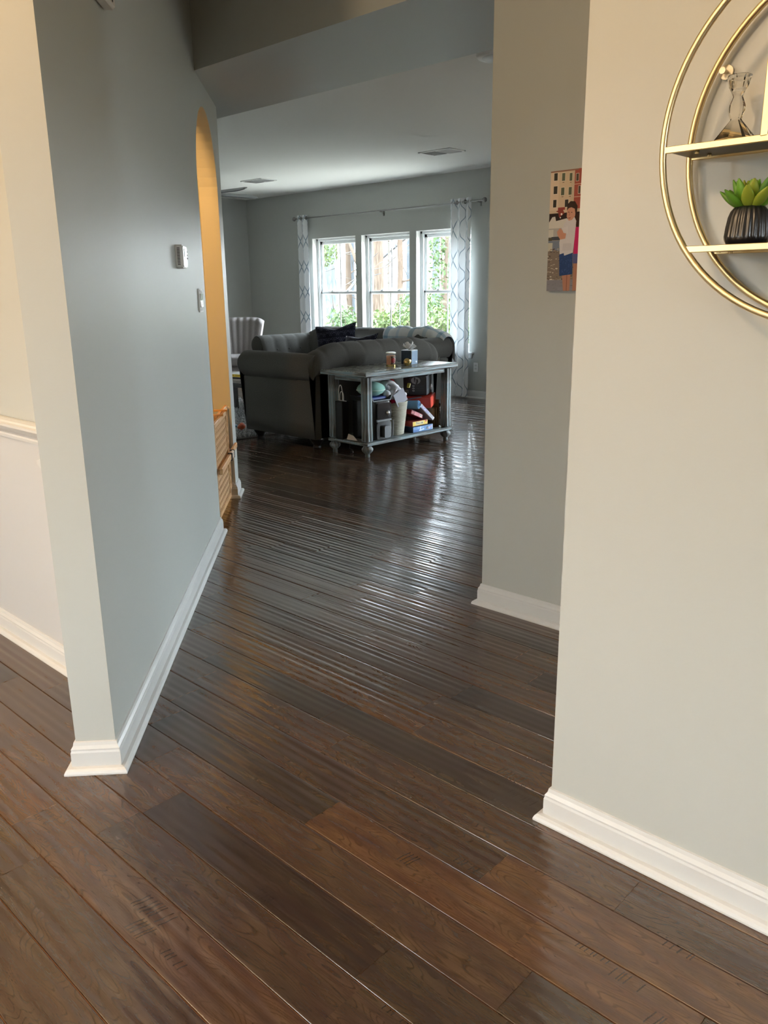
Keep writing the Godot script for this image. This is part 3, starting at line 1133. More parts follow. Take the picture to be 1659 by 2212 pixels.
# ---------------------------------------------------------------- round shelf with candlestick and succulent
func build_shelf() -> void:
	var ctr := Vector3(-0.403, 1.580, 0)
	var R := 0.302
	var zb := -1.606
	var zf := -1.492
	var t := thing("round_wall_shelf", "round gold metal wall shelf of two hoops with flat ledges", "shelf", Vector3(ctr.x, ctr.y, zb))
	for q in [["back_hoop", 0.0], ["front_hoop", zf - zb]]:
		var b := MB.new()
		var pts := []
		for k in 96:
			var a := TAU * k / 96.0
			pts.append(Vector3(R * cos(a), R * sin(a), q[1]))
		b.tube(pts, 0.0062, 10, true)
		part(t, q[0], b, M.gold)
	var dep := zf - zb
	var under := mat(c8(70, 62, 48), 0.45, 0.6)
	for y in [-0.003, -0.174, 0.14]:
		var hw := sqrt(R * R - y * y)
		var xl := -hw if y < 0.1 else -0.128
		var wd := hw - xl
		var xm := (hw + xl) / 2
		var b := MB.new()
		b.box(Vector3(xm, y, dep / 2), Vector3(wd - 0.008, 0.0035, dep - 0.004))
		var o := part(t, "ledge", b, under, "dark metal ledge")
		b = MB.new()
		b.box(Vector3(xm, y, dep), Vector3(wd + 0.004, 0.0115, 0.006), 0.001)
		b.box(Vector3(xm, y, 0.0), Vector3(wd + 0.004, 0.0115, 0.006), 0.001)
		part(o, "ledge_edge", b, M.gold, "gold ledge edge")
		for sx in [xl + 0.05, hw - 0.05]:
			for zz in [0.03, 0.085]:
				b = MB.new()
				b.lathe([[0.0, -0.005], [0.004, -0.005], [0.004, 0.0], [0.0, 0.0]], 8, Transform3D(Basis(), Vector3(sx, y - 0.002, zz)))
				part(o, "rivet", b, M.gold)
	for x in [-0.128]:
		var b := MB.new()
		b.box(Vector3(x, 0.136, dep + 0.001), Vector3(0.0115, 0.272, 0.006), 0.001)
		part(t, "divider", b, M.gold)
		b = MB.new()
		b.box(Vector3(x, 0.136, dep / 2), Vector3(0.003, 0.268, dep - 0.004))
		part(t, "divider_panel", b, mat(c8(120, 92, 84), 0.45, 0.5), "brown metal divider panel")
	for q in [[-0.252, 0.137], [0.252, 0.137], [0.0, -0.285]]:
		var b := MB.new()
		var xf := Transform3D(Basis(Vector3.RIGHT, PI / 2), Vector3(q[0], q[1], -0.016))
		b.lathe_hard([[0.0, 0.0], [0.0125, 0.0], [0.0125, 0.003], [0.004, 0.003], [0.004, 0.017], [0.0058, 0.017], [0.0058, 0.022], [0.0, 0.022]], 16, xf)
		part(t, "mounting_screw", b, mat(c8(232, 222, 196), 0.4, 0.3), "cream washer with screw")
	# crystal candlestick
	var cs := MB.new()
	var prof := [[0.0, 0.0], [0.042, 0.0], [0.0425, 0.003], [0.0105, 0.041], [0.0095, 0.044], [0.0125, 0.05], [0.0145, 0.058], [0.0142, 0.065], [0.011, 0.073], [0.0085, 0.079], [0.010, 0.084], [0.0165, 0.096], [0.021, 0.112], [0.0205, 0.113], [0.0135, 0.108], [0.0125, 0.092], [0.0, 0.091]]
	for k in prof.size() - 1:
		var P := []
		for e in 2:
			var row := []
			for j in 8: row.append(Vector3(prof[k + e][0] * cos(TAU * j / 8.0 + 0.2), prof[k + e][1], prof[k + e][0] * sin(TAU * j / 8.0 + 0.2)))
			P.append(row)
		for j in 8:
			var j2 := (j + 1) % 8
			var mid: Vector3 = (P[0][j] + P[1][j] + P[0][j2] + P[1][j2]) * 0.25
			var inward := -1.0 if k >= 14 else 1.0
			var o: Vector3 = Vector3(mid.x, 0, mid.z).normalized() * (prof[k + 1][1] - prof[k][1]) * inward + Vector3(0, prof[k][0] - prof[k + 1][0], 0)
			if k >= 14: o = Vector3(-mid.x, 0.02, -mid.z)
			if prof[k][0] == 0.0: cs.poly([P[1][j], P[1][j2], P[0][j]], Vector3(0, -1, 0))
			elif prof[k + 1][0] == 0.0: cs.poly([P[0][j], P[0][j2], P[1][j]], Vector3(0, 1, 0))
			else: cs.poly([P[0][j], P[0][j2], P[1][j2], P[1][j]], o)
	single("candlestick", cs, M.crystal, "clear faceted crystal candlestick standing on the upper ledge", "candlestick", Vector3(-0.604, 1.5795, -1.553), 0.3)
	# succulent
	var p := thing("potted_succulent", "green succulent in a black fluted pot on the lower ledge", "plant", Vector3(-0.563, 1.4085, -1.548))
	var b := MB.new()
	var pr := [[0.0, 0.0], [0.026, 0.0], [0.033, 0.004], [0.0375, 0.012], [0.0385, 0.018], [0.037, 0.034], [0.0345, 0.05], [0.031, 0.06], [0.026, 0.066], [0.022, 0.068], [0.02, 0.066], [0.0, 0.062]]
	var rows := []
	for k in pr.size():
		var row := []
		for j in 96:
			var a := TAU * j / 96.0
			var fl := 0.0
			if k >= 4 and k <= 7: fl = 0.0028 * absf(sin(a * 12.0)) - 0.0028
			elif k == 8: fl = 0.0012 * absf(sin(a * 12.0)) - 0.0012
			row.append(Vector3((pr[k][0] + (fl if pr[k][0] > 0 else 0.0)) * cos(a), pr[k][1], (pr[k][0] + (fl if pr[k][0] > 0 else 0.0)) * sin(a)))
		rows.append(row)
	b.grid(rows, true)
	part(p, "pot", b, mat(c8(20, 20, 22), 0.28, 0.0, 0.6), "black glazed fluted pot")
	b = MB.new()
	b.disc(Vector3(0, 0.064, 0), Vector3.UP, 0.021)
	part(p, "soil", b, mat(c8(52, 38, 28), 0.95))
	var r := RandomNumberGenerator.new()
	r.seed = 33
	var greens := [mat(c8(96, 146, 34), 0.45), mat(c8(112, 158, 44), 0.45), mat(c8(82, 130, 30), 0.45), mat(c8(134, 150, 44), 0.45)]
	for g in greens:
		g.subsurf_scatter_enabled = true
		g.subsurf_scatter_strength = 0.15
	for ring in 3:
		var cnt: int = [9, 8, 5][ring]
		var tilt: float = [0.95, 0.55, 0.18][ring]
		var ln: float = [0.044, 0.046, 0.040][ring]
		for k in cnt:
			var a := TAU * (k + 0.5 * ring) / cnt + r.randf_range(-0.1, 0.1)
			var tl := tilt + r.randf_range(-0.08, 0.08)
			var dirv := Vector3(cos(a) * sin(tl), cos(tl), sin(a) * sin(tl))
			var sidev := Vector3(-sin(a), 0, cos(a))
			var nor := dirv.cross(sidev).normalized()
			var root := Vector3(cos(a), 0, sin(a)) * (0.006 + 0.004 * (2 - ring)) + Vector3(0, 0.066, 0)
			var P := []
			for i in 9:
				var f := i / 8.0
				var wd := 0.0108 * pow(sin(PI * (0.12 + 0.86 * f)), 0.75) + 0.0004
				var th := wd * 0.55
				var c: Vector3 = root + dirv * ln * f + Vector3.UP * 0.006 * f * f
				var row := []
				for j in 10:
					var q := TAU * j / 10.0
					row.append(c + sidev * wd * cos(q) + nor * th * sin(q))
				P.append(row)
			var lb := MB.new()
			lb.grid(P, true)
			part(p, "leaf", lb, greens[r.randi_range(0, 3)])

# ---------------------------------------------------------------- rolled arm sofas
# local: x along the length (centre 0), y up, z from the back (0) to the front (D)
func roll_section(panel: float, top: float, r: float, thick: float) -> Array:
	# closed outline [out, up]: out > 0 is away from the seat; panel = outer face at out 0
	var pts := []
	pts.append([0.0, 0.10])
	pts.append([0.0, 0.25])
	pts.append([0.0, 0.42])
	var cy := top - r
	pts.append([0.0, cy - r * 0.98])
	for k in 15:
		var a := -PI * 0.42 + PI * 1.28 * k / 14.0
		pts.append([-r * 0.45 + r * 1.02 * cos(a), cy + r * sin(a)])
	pts.append([-thick * 0.82, cy - r * 0.1])
	pts.append([-thick * 0.95, cy - r * 0.8])
	pts.append([-thick, 0.45])
	pts.append([-thick, 0.10])
	return pts

func make_sofa(nm: String, label: String, L: float, D: float, at: Vector3, turn: float, group: String) -> Node3D:
	var t := thing(nm, label, "sofa", at, turn, group)
	var m: Material = M.sofa
	var r := 0.118
	var thick := 0.23
	# base
	var b := MB.new()
	b.box(Vector3(0, 0.2, D / 2), Vector3(L - 0.06, 0.2, D - 0.06), 0.02)
	part(t, "base", b, m)
	# seat cushions
	var n := 2 if L < 2.0 else 3
	var inner := L - 2.0 * thick
	for k in n:
		b = MB.new()
		var w := inner / n
		var x := -inner / 2 + w * (k + 0.5)
		cushion(b, Vector3(x, 0.385, thick + (D - thick) / 2 + 0.01), Vector3(w - 0.012, 0.17, D - thick - 0.02), 0.05)
		part(t, "seat_cushion", b, m)
	# arms: section swept from back to front, rounded at the front
	for s in [-1.0, 1.0]:
		b = MB.new()
		var sec := roll_section(0.0, 0.83, r, thick)
		var P := []
		var N := 46
		for i in N + 1:
			var f := i / float(N)
			var z := 0.0 + (D + 0.02) * f
			var shrink := 1.0
			if f > 0.93: shrink = 0.80 + 0.20 * sqrt(maxf(0.0, 1.0 - pow((f - 0.93) / 0.07, 2.0)))
			if f < 0.10: shrink = 0.90 + 0.10 * sqrt(maxf(0.0, 1.0 - pow((0.10 - f) / 0.10, 2.0)))
			var row := []
			for q in sec:
				var ox: float = q[0]
				var oy: float = q[1]
				# squeeze about the roll centre near the ends
				if oy > 0.55 or f > 0.5: ox = -0.07 + (ox + 0.07) * shrink
				oy = 0.45 + (oy - 0.45) * (0.93 + 0.07 * shrink) if oy > 0.45 else oy
				var p := Vector3(s * (L / 2 + ox), oy, z)
				# tufts on the inside and pleats on the roll
				if q[0] < -0.06 and oy > 0.5:
					for bu in [0.22, 0.42, 0.62, 0.82]:
						var d2 := pow((z - D * bu) / 0.045, 2.0) + pow((oy - 0.66) / 0.05, 2.0)
						p.x += s * 0.030 * exp(-d2)
						var dz := absf(z - D * bu)
						if oy > 0.66: p.y -= 0.010 * exp(-dz * dz / 0.0006) * clampf((oy - 0.66) / 0.1, 0, 1)
				row.append(p)
			P.append(row)
		b.grid(P, true)
		b.poly(P[N], Vector3(0, 0, 1))
		b.poly(P[0], Vector3(0, 0, -1))
		var arm := part(t, "arm", b, m)
		# scroll face on the front
		b = MB.new()
		b.lathe([[0.0, 0.014], [r * 0.55, 0.012], [r * 0.86, 0.004], [r * 0.9, -0.01]], 20, Transform3D(Basis(Vector3.RIGHT, PI / 2), Vector3(s * (L / 2 - r * 0.42), 0.83 - r * 1.02, D + 0.02)))
		part(arm, "scroll_face", b, m)
		for bu in [0.22, 0.42, 0.62, 0.82]:
			b = MB.new()
			b.lathe([[0.0, 0.007], [0.008, 0.005], [0.012, 0.0]], 10, Transform3D(Basis(Vector3.BACK, s * PI / 2), Vector3(s * (L / 2 - thick + 0.018), 0.66, D * bu)))
			part(arm, "button", b, M.sofa_seam)
	# back: camel top, roll to the rear, pleats along the roll
	b = MB.new()
	var secb := roll_section(0.0, 0.915, r, thick + 0.03)
	var P2 := []
	var NB := 90
	var hl := L / 2 - 0.004
	for i in NB + 1:
		var f := i / float(NB)
		var x := -hl + 2 * hl * f
		var e := minf(f, 1.0 - f) * 2 * hl
		var drop := 0.0
		if e < 0.32: drop = 0.085 * pow(1.0 - e / 0.32, 1.6)
		var shrink := 1.0
		if e < 0.06: shrink = 0.72 + 0.28 * sqrt(1.0 - pow((0.06 - e) / 0.06, 2.0))
		var row := []
		for q in secb:
			var oz: float = -0.07 + (q[0] + 0.07) * shrink
			var oy: float = q[1]
			if oy > 0.5: oy -= drop * clampf((oy - 0.5) / 0.3, 0, 1) + (1.0 - shrink) * 0.10
			var p := Vector3(x, oy, -oz)
			if q[1] > 0.74:
				var ph := fposmod(x + 10.0, 0.23) / 0.23
				var cr := exp(-pow((ph - 0.5) / 0.07, 2.0))
				p.y -= 0.012 * cr
			if q[0] < -0.06 and q[1] > 0.5:
				var ph2 := fposmod(x + 10.0, 0.23) - 0.115
				p.z -= 0.03 * exp(-(pow(ph2 / 0.045, 2.0) + pow((oy - 0.70) / 0.05, 2.0)))
			row.append(p)
		P2.append(row)
	b.grid(P2, true)
	b.poly(P2[0], Vector3(-1, 0, 0))
	b.poly(P2[NB], Vector3(1, 0, 0))
	var back := part(t, "backrest", b, m)
	var bx := -hl + 0.2
	while bx < hl - 0.15:
		var c := fposmod(bx + 10.0, 0.23)
		var x := bx - c + 0.115
		b = MB.new()
		b.lathe([[0.0, 0.007], [0.008, 0.005], [0.012, 0.0]], 10, Transform3D(Basis(Vector3.RIGHT, PI / 2), Vector3(x, 0.70, thick + 0.01)))
		if absf(x) < hl - 0.25: part(back, "button", b, M.sofa_seam)
		bx += 0.23
	# piping below the roll
	b = MB.new()
	b.tube([Vector3(-hl + 0.05, 0.672, -0.001), Vector3(hl - 0.05, 0.672, -0.001)], 0.004, 6)
	part(back, "piping", b, m)
	# turned feet
	for sx in [-1.0, 1.0]:
		for z in [0.09, D - 0.08]:
			b = MB.new()
			b.lathe([[0.0, 0.0], [0.036, 0.0], [0.037, 0.018], [0.03, 0.03], [0.046, 0.055], [0.062, 0.075], [0.066, 0.095], [0.054, 0.104], [0.056, 0.115], [0.0, 0.115]], 16, Transform3D(Basis(), Vector3(sx * (L / 2 - 0.1), 0, z)))
			part(t, "foot", b, M.dark_wood)
	return t

func cushion(b: MB, c: Vector3, size: Vector3, puff := 0.03, xf := Transform3D()) -> void:
	# pillow-like box: superellipsoid grid
	var P := []
	var n := 14
	var m := 28
	for i in n + 1:
		var ph := -PI / 2 + PI * i / n
		var row := []
		for j in m:
			var th := TAU * j / m
			var q := Vector3(se(cos(ph), 0.28) * se(cos(th), 0.22), se(sin(ph), 0.45), se(cos(ph), 0.28) * se(sin(th), 0.22))
			var p := q * size * 0.5
			p.y += puff * 0.35 * signf(q.y) * (1.0 - q.x * q.x) * (1.0 - q.z * q.z) if q.y > 0 else 0.0
			row.append(xf * (c + p))
		P.append(row)
	b.grid(P, true)

func se(x: float, e: float) -> float:
	return signf(x) * pow(absf(x), e)

# knife-edge throw pillow in its own xy plane
func throw_pillow(b: MB, w: float, h: float, th: float, dent := 0.0, front := true) -> void:
	var N := 22
	var P := []
	for i in N + 1:
		var u := i / float(N) * 2.0 - 1.0
		var row := []
		for j in N + 1:
			var v := j / float(N) * 2.0 - 1.0
			var pinch := 1.0 - 0.10 * (1.0 - v * v) * absf(u) * absf(u) * absf(u)
			var pinch2 := 1.0 - 0.10 * (1.0 - u * u) * absf(v) * absf(v) * absf(v)
			var z := th * 0.5 * pow(maxf(0.0, (1.0 - pow(absf(u), 2.4)) * (1.0 - pow(absf(v), 2.4))), 0.55)
			z += 0.012 * sin(u * 7.0 + v * 5.0) * (1 - u * u) * (1 - v * v)
			if v > 0.0: z -= dent * exp(-u * u * 6.0) * v * (1.0 - v * v)
			var yy := v * h * 0.5 * pinch2
			if v > 0.6: yy -= dent * 1.2 * exp(-u * u * 5.0) * (v - 0.6) / 0.4
			row.append(Vector3(u * w * 0.5 * pinch, yy, z if front else -z))
		P.append(row)
	b.grid(P, false, Vector3(0, 0, 1) if front else Vector3(0, 0, -1), 1.0, 1.0)

func damask() -> ImageTexture:
	var W := 512
	var im := Image.create(W, W, false, Image.FORMAT_RGB8)
	im.fill(c8(24, 24, 38))
	var lt := c8(92, 94, 112)
	for gy in 6:
		for gx in 6:
			var ox := 42.0 + gx * 85.0 + (42.0 if gy % 2 else 0.0)
			var oy := 42.0 + gy * 85.0
			for k in 6:
				var a := TAU * k / 6.0
				ellipse(im, fposmod(ox + cos(a) * 20, W), oy + sin(a) * 24, 9, 3.0, lt, a)
			ellipse(im, fposmod(ox, W), oy, 5, 7, lt)
			for s in [-1, 1]:
				ellipse(im, fposmod(ox + s * 34, W), oy + 16, 3, 13, lt, s * 0.6)
	return ImageTexture.create_from_image(im)

func build_sofas() -> void:
	var g := "tufted grey sofas set in an L"
	make_sofa("loveseat", "grey tufted loveseat with rolled arms, its back against the console table", 1.62, 0.96, Vector3(-5.185, 0, -5.46), -PI / 2, g)
	make_sofa("sofa", "long grey tufted sofa with rolled arms standing below the windows", 2.30, 0.96, Vector3(-7.0, 0, -7.33), 0.0, g)
	var navy := cloth(Color(1, 1, 1), 0.3)
	navy.albedo_texture = damask()
	var pale := cloth(c8(206, 208, 212), 0.3)
	for q in [["dark navy patterned pillow with a white back leaning upright on the sofa", Vector3(-7.17, 0.735, -6.82), 0.16, -0.24, 0.52, 0.48, 0.03], ["dark navy patterned pillow slumped low in front of the upright one", Vector3(-6.56, 0.68, -6.58), -0.35, -0.42, 0.50, 0.42, 0.02]]:
		var t := thing("throw_pillow", q[0], "pillow", q[1], 0.0)
		t.basis = Basis(Vector3.UP, 0.35 + q[2]) * Basis(Vector3.RIGHT, q[3]) * Basis(Vector3.BACK, 0.10)
		var b := MB.new()
		throw_pillow(b, q[4], q[5], 0.15, q[6], true)
		part(t, "pillow_front", b, navy)
		b = MB.new()
		throw_pillow(b, q[4], q[5], 0.12, q[6], false)
		part(t, "pillow_back", b, pale, "white pillow back")
	# plaid throw over the right end of the far sofa
	var W := 256
	var im := Image.create(W, W, false, Image.FORMAT_RGB8)
	im.fill(c8(208, 207, 204))
	for q in [[20, 40, c8(160, 176, 186)], [150, 34, c8(184, 194, 200)]]:
		im.fill_rect(Rect2i(q[0], 0, q[1], W), q[2])
	for q in [[30, 34], [150, 30]]:
		for x in W:
			for y in q[1]:
				var c := im.get_pixel(x, q[0] + y)
				im.set_pixel(x, q[0] + y, c * Color(0.78, 0.85, 0.89))
	var pm := cloth(Color(1, 1, 1), 0.4)
	pm.albedo_texture = ImageTexture.create_from_image(im)
	var b := MB.new()
	var P := []
	for i in 31:
		var f := i / 30.0
		var row := []
		for j in 25:
			var k := j / 24.0
			# f runs along the sofa back, k over the roll from the seat side to the rear
			var x := 0.30 + 0.88 * f
			var a := -0.5 + PI * 1.15 * k
			var rr := 0.128 + 0.010 * sin(f * 17.0 + k * 6.0) + 0.006 * sin(f * 41.0)
			var e := maxf(0.0, (x - 0.83) / 0.35)
			var dr := 0.085 * e * e + 0.10 * maxf(0.0, e - 0.75)
			var p := Vector3(x, 0.805 + rr * sin(a) - dr, 0.06 + rr * cos(a) + 0.03 * sin(f * 6.0))
			if k < 0.12: p += Vector3(0, -0.6 * (0.12 - k), 0.5 * (0.12 - k))
			if k > 0.9: p += Vector3(0, -1.6 * (k - 0.9), 0)
			row.append(p)
		P.append(row)
	b.grid(P, false, Vector3(0, 1, 0), 2.4, 1.4)
	single("throw_blanket", b, pm, "white and blue plaid blanket draped over the end of the long sofa", "blanket", Vector3(-7.0, 0.008, -7.33))

# ---------------------------------------------------------------- console table and what stands on it
func strokes(w: int, h: int, base: Color, marks: Array) -> StandardMaterial3D:
	var im := Image.create(w, h, false, Image.FORMAT_RGB8)
	im.fill(base)
	for q in marks:
		if q.size() == 5: im.fill_rect(Rect2i(q[0], q[1], q[2], q[3]), q[4])
		else: ellipse(im, q[0], q[1], q[2], q[3], q[5], q[4])
	var m := mat(Color(1, 1, 1), 0.45)
	m.albedo_texture = ImageTexture.create_from_image(im)
	return m

# box whose faces are separate parts: body plus printed panels [face, material]; faces: "x+", "z+", "y+"
func printed_box(nm: String, label: String, cat: String, size: Vector3, at: Vector3, bas: Basis, body: Material, prints: Dictionary, bevel := 0.003) -> Node3D:
	var t := thing(nm, label, cat, at)
	t.basis = bas
	var b := MB.new()
	b.box(Vector3(0, size.y / 2, 0), size, bevel)
	part(t, "carton", b, body)
	var h := size * 0.5
	for f in prints:
		b = MB.new()
		var e := 0.0006
		var uv := [Vector2(0, 1), Vector2(1, 1), Vector2(1, 0), Vector2(0, 0)]
		var k := bevel
		if f == "x+": b.poly([Vector3(h.x + e, k, h.z - k), Vector3(h.x + e, k, -h.z + k), Vector3(h.x + e, size.y - k, -h.z + k), Vector3(h.x + e, size.y - k, h.z - k)], Vector3(1, 0, 0), Transform3D(), uv)
		elif f == "z+": b.poly([Vector3(-h.x + k, k, h.z + e), Vector3(h.x - k, k, h.z + e), Vector3(h.x - k, size.y - k, h.z + e), Vector3(-h.x + k, size.y - k, h.z + e)], Vector3(0, 0, 1), Transform3D(), uv)
		else: b.poly([Vector3(-h.x + k, size.y + e, h.z - k), Vector3(h.x - k, size.y + e, h.z - k), Vector3(h.x - k, size.y + e, -h.z + k), Vector3(-h.x + k, size.y + e, -h.z + k)], Vector3(0, 1, 0), Transform3D(), uv)
		part(t, "printed_panel", b, prints[f])
	return t

func build_console() -> void:
	var wash := mat(Color(1, 1, 1), 0.5)
	var g := Gradient.new()
	g.set_color(0, c8(46, 46, 44))
	g.set_color(1, c8(172, 184, 186))
	g.add_point(0.38, c8(96, 98, 96))
	g.add_point(0.55, c8(142, 146, 144))
	g.add_point(0.68, c8(112, 136, 144))
	wash.albedo_texture = noise_tex(0.012, 71, 512, 5, g)
	wash.uv1_scale = Vector3(0.45, 10, 1)
	var top := mat(Color(1, 1, 1), 0.22, 0.0, 0.6)
	var gt := Gradient.new()
	gt.set_color(0, c8(70, 72, 68))
	gt.set_color(1, c8(196, 196, 184))
	gt.add_point(0.45, c8(112, 114, 108))
	gt.add_point(0.62, c8(150, 150, 140))
	top.albedo_texture = noise_tex(0.022, 72, 512, 3, gt)
	top.uv1_scale = Vector3(0.9, 3.4, 1)
	var t := thing("console_table", "weathered grey blue wooden console table with open lower shelf behind the loveseat", "table", Vector3(-4.845, 0, -5.265))
	var hx := 0.195
	var hz := 0.517
	var b := MB.new()
	b.box(Vector3(0, 0.697, 0), Vector3(0.53, 0.026, 1.19), 0.006)
	part(t, "tabletop", b, top)
	b = MB.new()
	for s in [-1.0, 1.0]:
		b.box(Vector3(s * 0.262, 0.689, 0), Vector3(0.016, 0.036, 1.20), 0.005)
		b.box(Vector3(0, 0.689, s * 0.597), Vector3(0.53, 0.036, 0.016), 0.005)
	part(t, "top_edge", b, wash)
	for s in [-1.0, 1.0]:
		b = MB.new()
		b.box(Vector3(s * (hx + 0.006), 0.652, 0), Vector3(0.026, 0.05, hz * 2 - 0.05), 0.003)
		part(t, "apron", b, wash)
		b = MB.new()
		b.box(Vector3(0, 0.652, s * (hz + 0.006)), Vector3(hx * 2 - 0.05, 0.05, 0.026), 0.003)
		part(t, "apron", b, wash)
	b = MB.new()
	b.box(Vector3(0, 0.112, 0), Vector3(0.475, 0.026, 1.12), 0.005)
	part(t, "lower_shelf", b, wash)
	for sx in [-1.0, 1.0]:
		for sz in [-1.0, 1.0]:
			b = MB.new()
			b.box(Vector3(sx * hx, 0.40, sz * hz), Vector3(0.068, 0.556, 0.068), 0.012)
			var lg := part(t, "leg", b, wash)
			b = MB.new()
			for e in [-1.0, 1.0]:
				b.box(Vector3(sx * hx + 0.017 * e, 0.40, sz * hz + 0.034 * 1.0), Vector3(0.026, 0.53, 0.008), 0.003)
				b.box(Vector3(sx * hx + 0.034, 0.40, sz * hz + 0.017 * e), Vector3(0.008, 0.53, 0.026), 0.003)
			part(lg, "raised_strip", b, wash)
			b = MB.new()
			b.lathe([[0.0, 0.0], [0.020, 0.0], [0.022, 0.012], [0.019, 0.026], [0.026, 0.034], [0.044, 0.052], [0.049, 0.066], [0.045, 0.080], [0.034, 0.088], [0.036, 0.099], [0.0, 0.099]], 18, Transform3D(Basis(), Vector3(sx * hx, 0, sz * hz)), 0.4, 0.4)
			part(t, "bun_foot", b, wash)
	var Y := 0.1255
	# ---- on the table top
	var ca := thing("candle_jar", "peach candle in a glass jar with red label and gold base", "candle", Vector3(-4.80, 0.7105, -5.21))
	b = MB.new()
	b.lathe([[0.0, 0.012], [0.0385, 0.012], [0.0385, 0.092], [0.030, 0.089], [0.0, 0.089]], 28)
	part(ca, "wax", b, mat(c8(214, 158, 126), 0.5), "peach wax")
	b = MB.new()
	b.lathe_hard([[0.0, 0.0], [0.0425, 0.0], [0.043, 0.005], [0.043, 0.017], [0.0418, 0.018]], 28)
	part(ca, "base_ring", b, M.brass, "gold base ring")
	b = MB.new()
	b.lathe([[0.041, 0.013], [0.0415, 0.03], [0.0415, 0.108], [0.0395, 0.112]], 28)
	part(ca, "jar", b, M.glass)
	b = MB.new()
	var P := []
	for i in 2:
		var row := []
		for j in 12:
			var a := -0.75 + 1.5 * j / 11.0 + 0.15
			row.append(Vector3(0.0422 * cos(a), 0.022 + 0.066 * i, 0.0422 * sin(a)))
		P.append(row)
	b.grid(P, false, Vector3(1, 0, 0))
	for k in b.u.size(): b.u[k] = Vector2(b.u[k].y, 1.0 - b.u[k].x)
	part(ca, "label", b, strokes(96, 96, c8(58, 48, 34), [[52, 50, 40, 38, 0.0, c8(214, 170, 150)], [56, 50, 36, 34, 0.0, c8(134, 24, 30)], [62, 46, 20, 22, 0.4, c8(160, 40, 40)], [88, 8, 8, 82, c8(206, 170, 156)]]), "red round label")
	b = MB.new()
	b.lathe([[0.0, 0.122], [0.036, 0.122], [0.044, 0.119], [0.045, 0.113], [0.042, 0.110], [0.0, 0.110]], 28)
	part(ca, "lid", b, mat(c8(238, 236, 232), 0.3), "white lid")
	# tissue box
	var navy := strokes(64, 64, c8(24, 44, 66), [[6, 6, 52, 2, c8(34, 58, 82)], [30, 20, 30, 1, c8(40, 66, 90)]])
	var sky := strokes(64, 64, c8(98, 130, 160), [[0, 0, 64, 3, c8(150, 178, 198)], [50, 54, 7, 5, 0.3, c8(220, 230, 238)], [10, 30, 24, 2, c8(116, 148, 176)]])
	var tb := printed_box("tissue_box", "navy and light blue cube tissue box with a white tissue out", "tissue box", Vector3(0.108, 0.125, 0.108), Vector3(-4.82, 0.7105, -5.475), Basis(Vector3.UP, 0.18), mat(c8(216, 222, 228), 0.5), {"x+": sky, "z+": navy})
	b = MB.new()
	var r := RandomNumberGenerator.new()
	r.seed = 8
	for leaf in 4:
		var a0 := -0.6 + leaf * 1.1
		P = []
		for i in 9:
			var f := i / 8.0
			var row := []
			for j in 9:
				var k := j / 8.0 - 0.5
				var sp := 0.022 + 0.075 * f * (1.0 - 0.55 * f)
				var ang := a0 + k * 1.4
				row.append(Vector3(cos(a0) * 0.03 * f * (1 + leaf % 2) + sp * k * -sin(a0) + 0.006 * sin(j * 2.3 + leaf), 0.123 + (0.075 - 0.02 * (leaf % 2)) * f - 0.05 * k * k * f * 4.0 * 0.4, sin(a0) * 0.034 * f + sp * k * cos(a0) + 0.006 * sin(i * 1.7 + leaf * 2.0) * cos(ang)))
			P.append(row)
		b.grid(P, false, Vector3(1, 0, 1))
	var tis := cloth(c8(240, 240, 240), 0.2)
	tis.backlight_enabled = true
	tis.backlight = Color(0.5, 0.5, 0.5)
	part(tb, "tissue", b, tis, "white tissue")
	# gold ball
	var gb := thing("gold_ornament", "shiny gold ball ornament lying beside the tissue box", "ornament", Vector3(-4.715, 0.7105, -5.325))
	b = MB.new()
	var pr := []
	for k in 17: pr.append([0.033 * cos(-PI / 2 + PI * k / 16.0), 0.033 + 0.033 * sin(-PI / 2 + PI * k / 16.0)])
	b.lathe(pr, 28)
	part(gb, "ball", b, M.brass)
	b = MB.new()
	b.lathe_hard([[0.0, 0.0], [0.009, 0.0], [0.009, 0.009], [0.0, 0.009]], 12, Transform3D(Basis(Vector3.BACK, -1.2) * Basis(), Vector3(0.03, 0.045, 0.0)))
	part(gb, "cap", b, M.gold)
	# ---- air fryer
	var fr := thing("air_fryer", "glossy black air fryer with dial and pull drawer on the lower shelf", "air fryer", Vector3(-4.775, Y, -4.93), 0.0)
	b = MB.new()
	b.prism(rounded(0.27, 0.23, 0.045, 6), 0.32, Transform3D(Basis(Vector3(1, 0, 0), Vector3(0, 0, -1), Vector3(0, 1, 0)), Vector3(0, 0.006, 0)))
	b.box(Vector3(0, 0.003, 0), Vector3(0.2, 0.008, 0.17))
	part(fr, "body", b, M.gloss_black)
	b = MB.new()
	b.prism(rounded(0.17, 0.135, 0.02, 4), 0.012, Transform3D(Basis(Vector3(0, 0, -1), Vector3.UP, Vector3(1, 0, 0)), Vector3(0.133, 0.245, -0.01)))
	var pn := part(fr, "control_panel", b, mat(c8(20, 21, 24), 0.08, 0.0, 0.7), "glossy smoke control panel")
	b = MB.new()
	b.lathe([[0.0, 0.016], [0.016, 0.015], [0.02, 0.006], [0.02, 0.0]], 18, Transform3D(Basis(Vector3.BACK, -PI / 2), Vector3(0.145, 0.225, -0.05)))
	part(pn, "dial", b, M.chrome, "chrome dial")
	b = MB.new()
	b.box(Vector3(0.138, 0.165, -0.01), Vector3(0.016, 0.018, 0.18), 0.004)
	part(fr, "trim_band", b, mat(c8(92, 94, 98), 0.35), "grey trim band")
	b = MB.new()
	b.prism(rounded(0.18, 0.135, 0.02, 4), 0.012, Transform3D(Basis(Vector3(0, 0, -1), Vector3.UP, Vector3(1, 0, 0)), Vector3(0.133, 0.085, -0.005)))
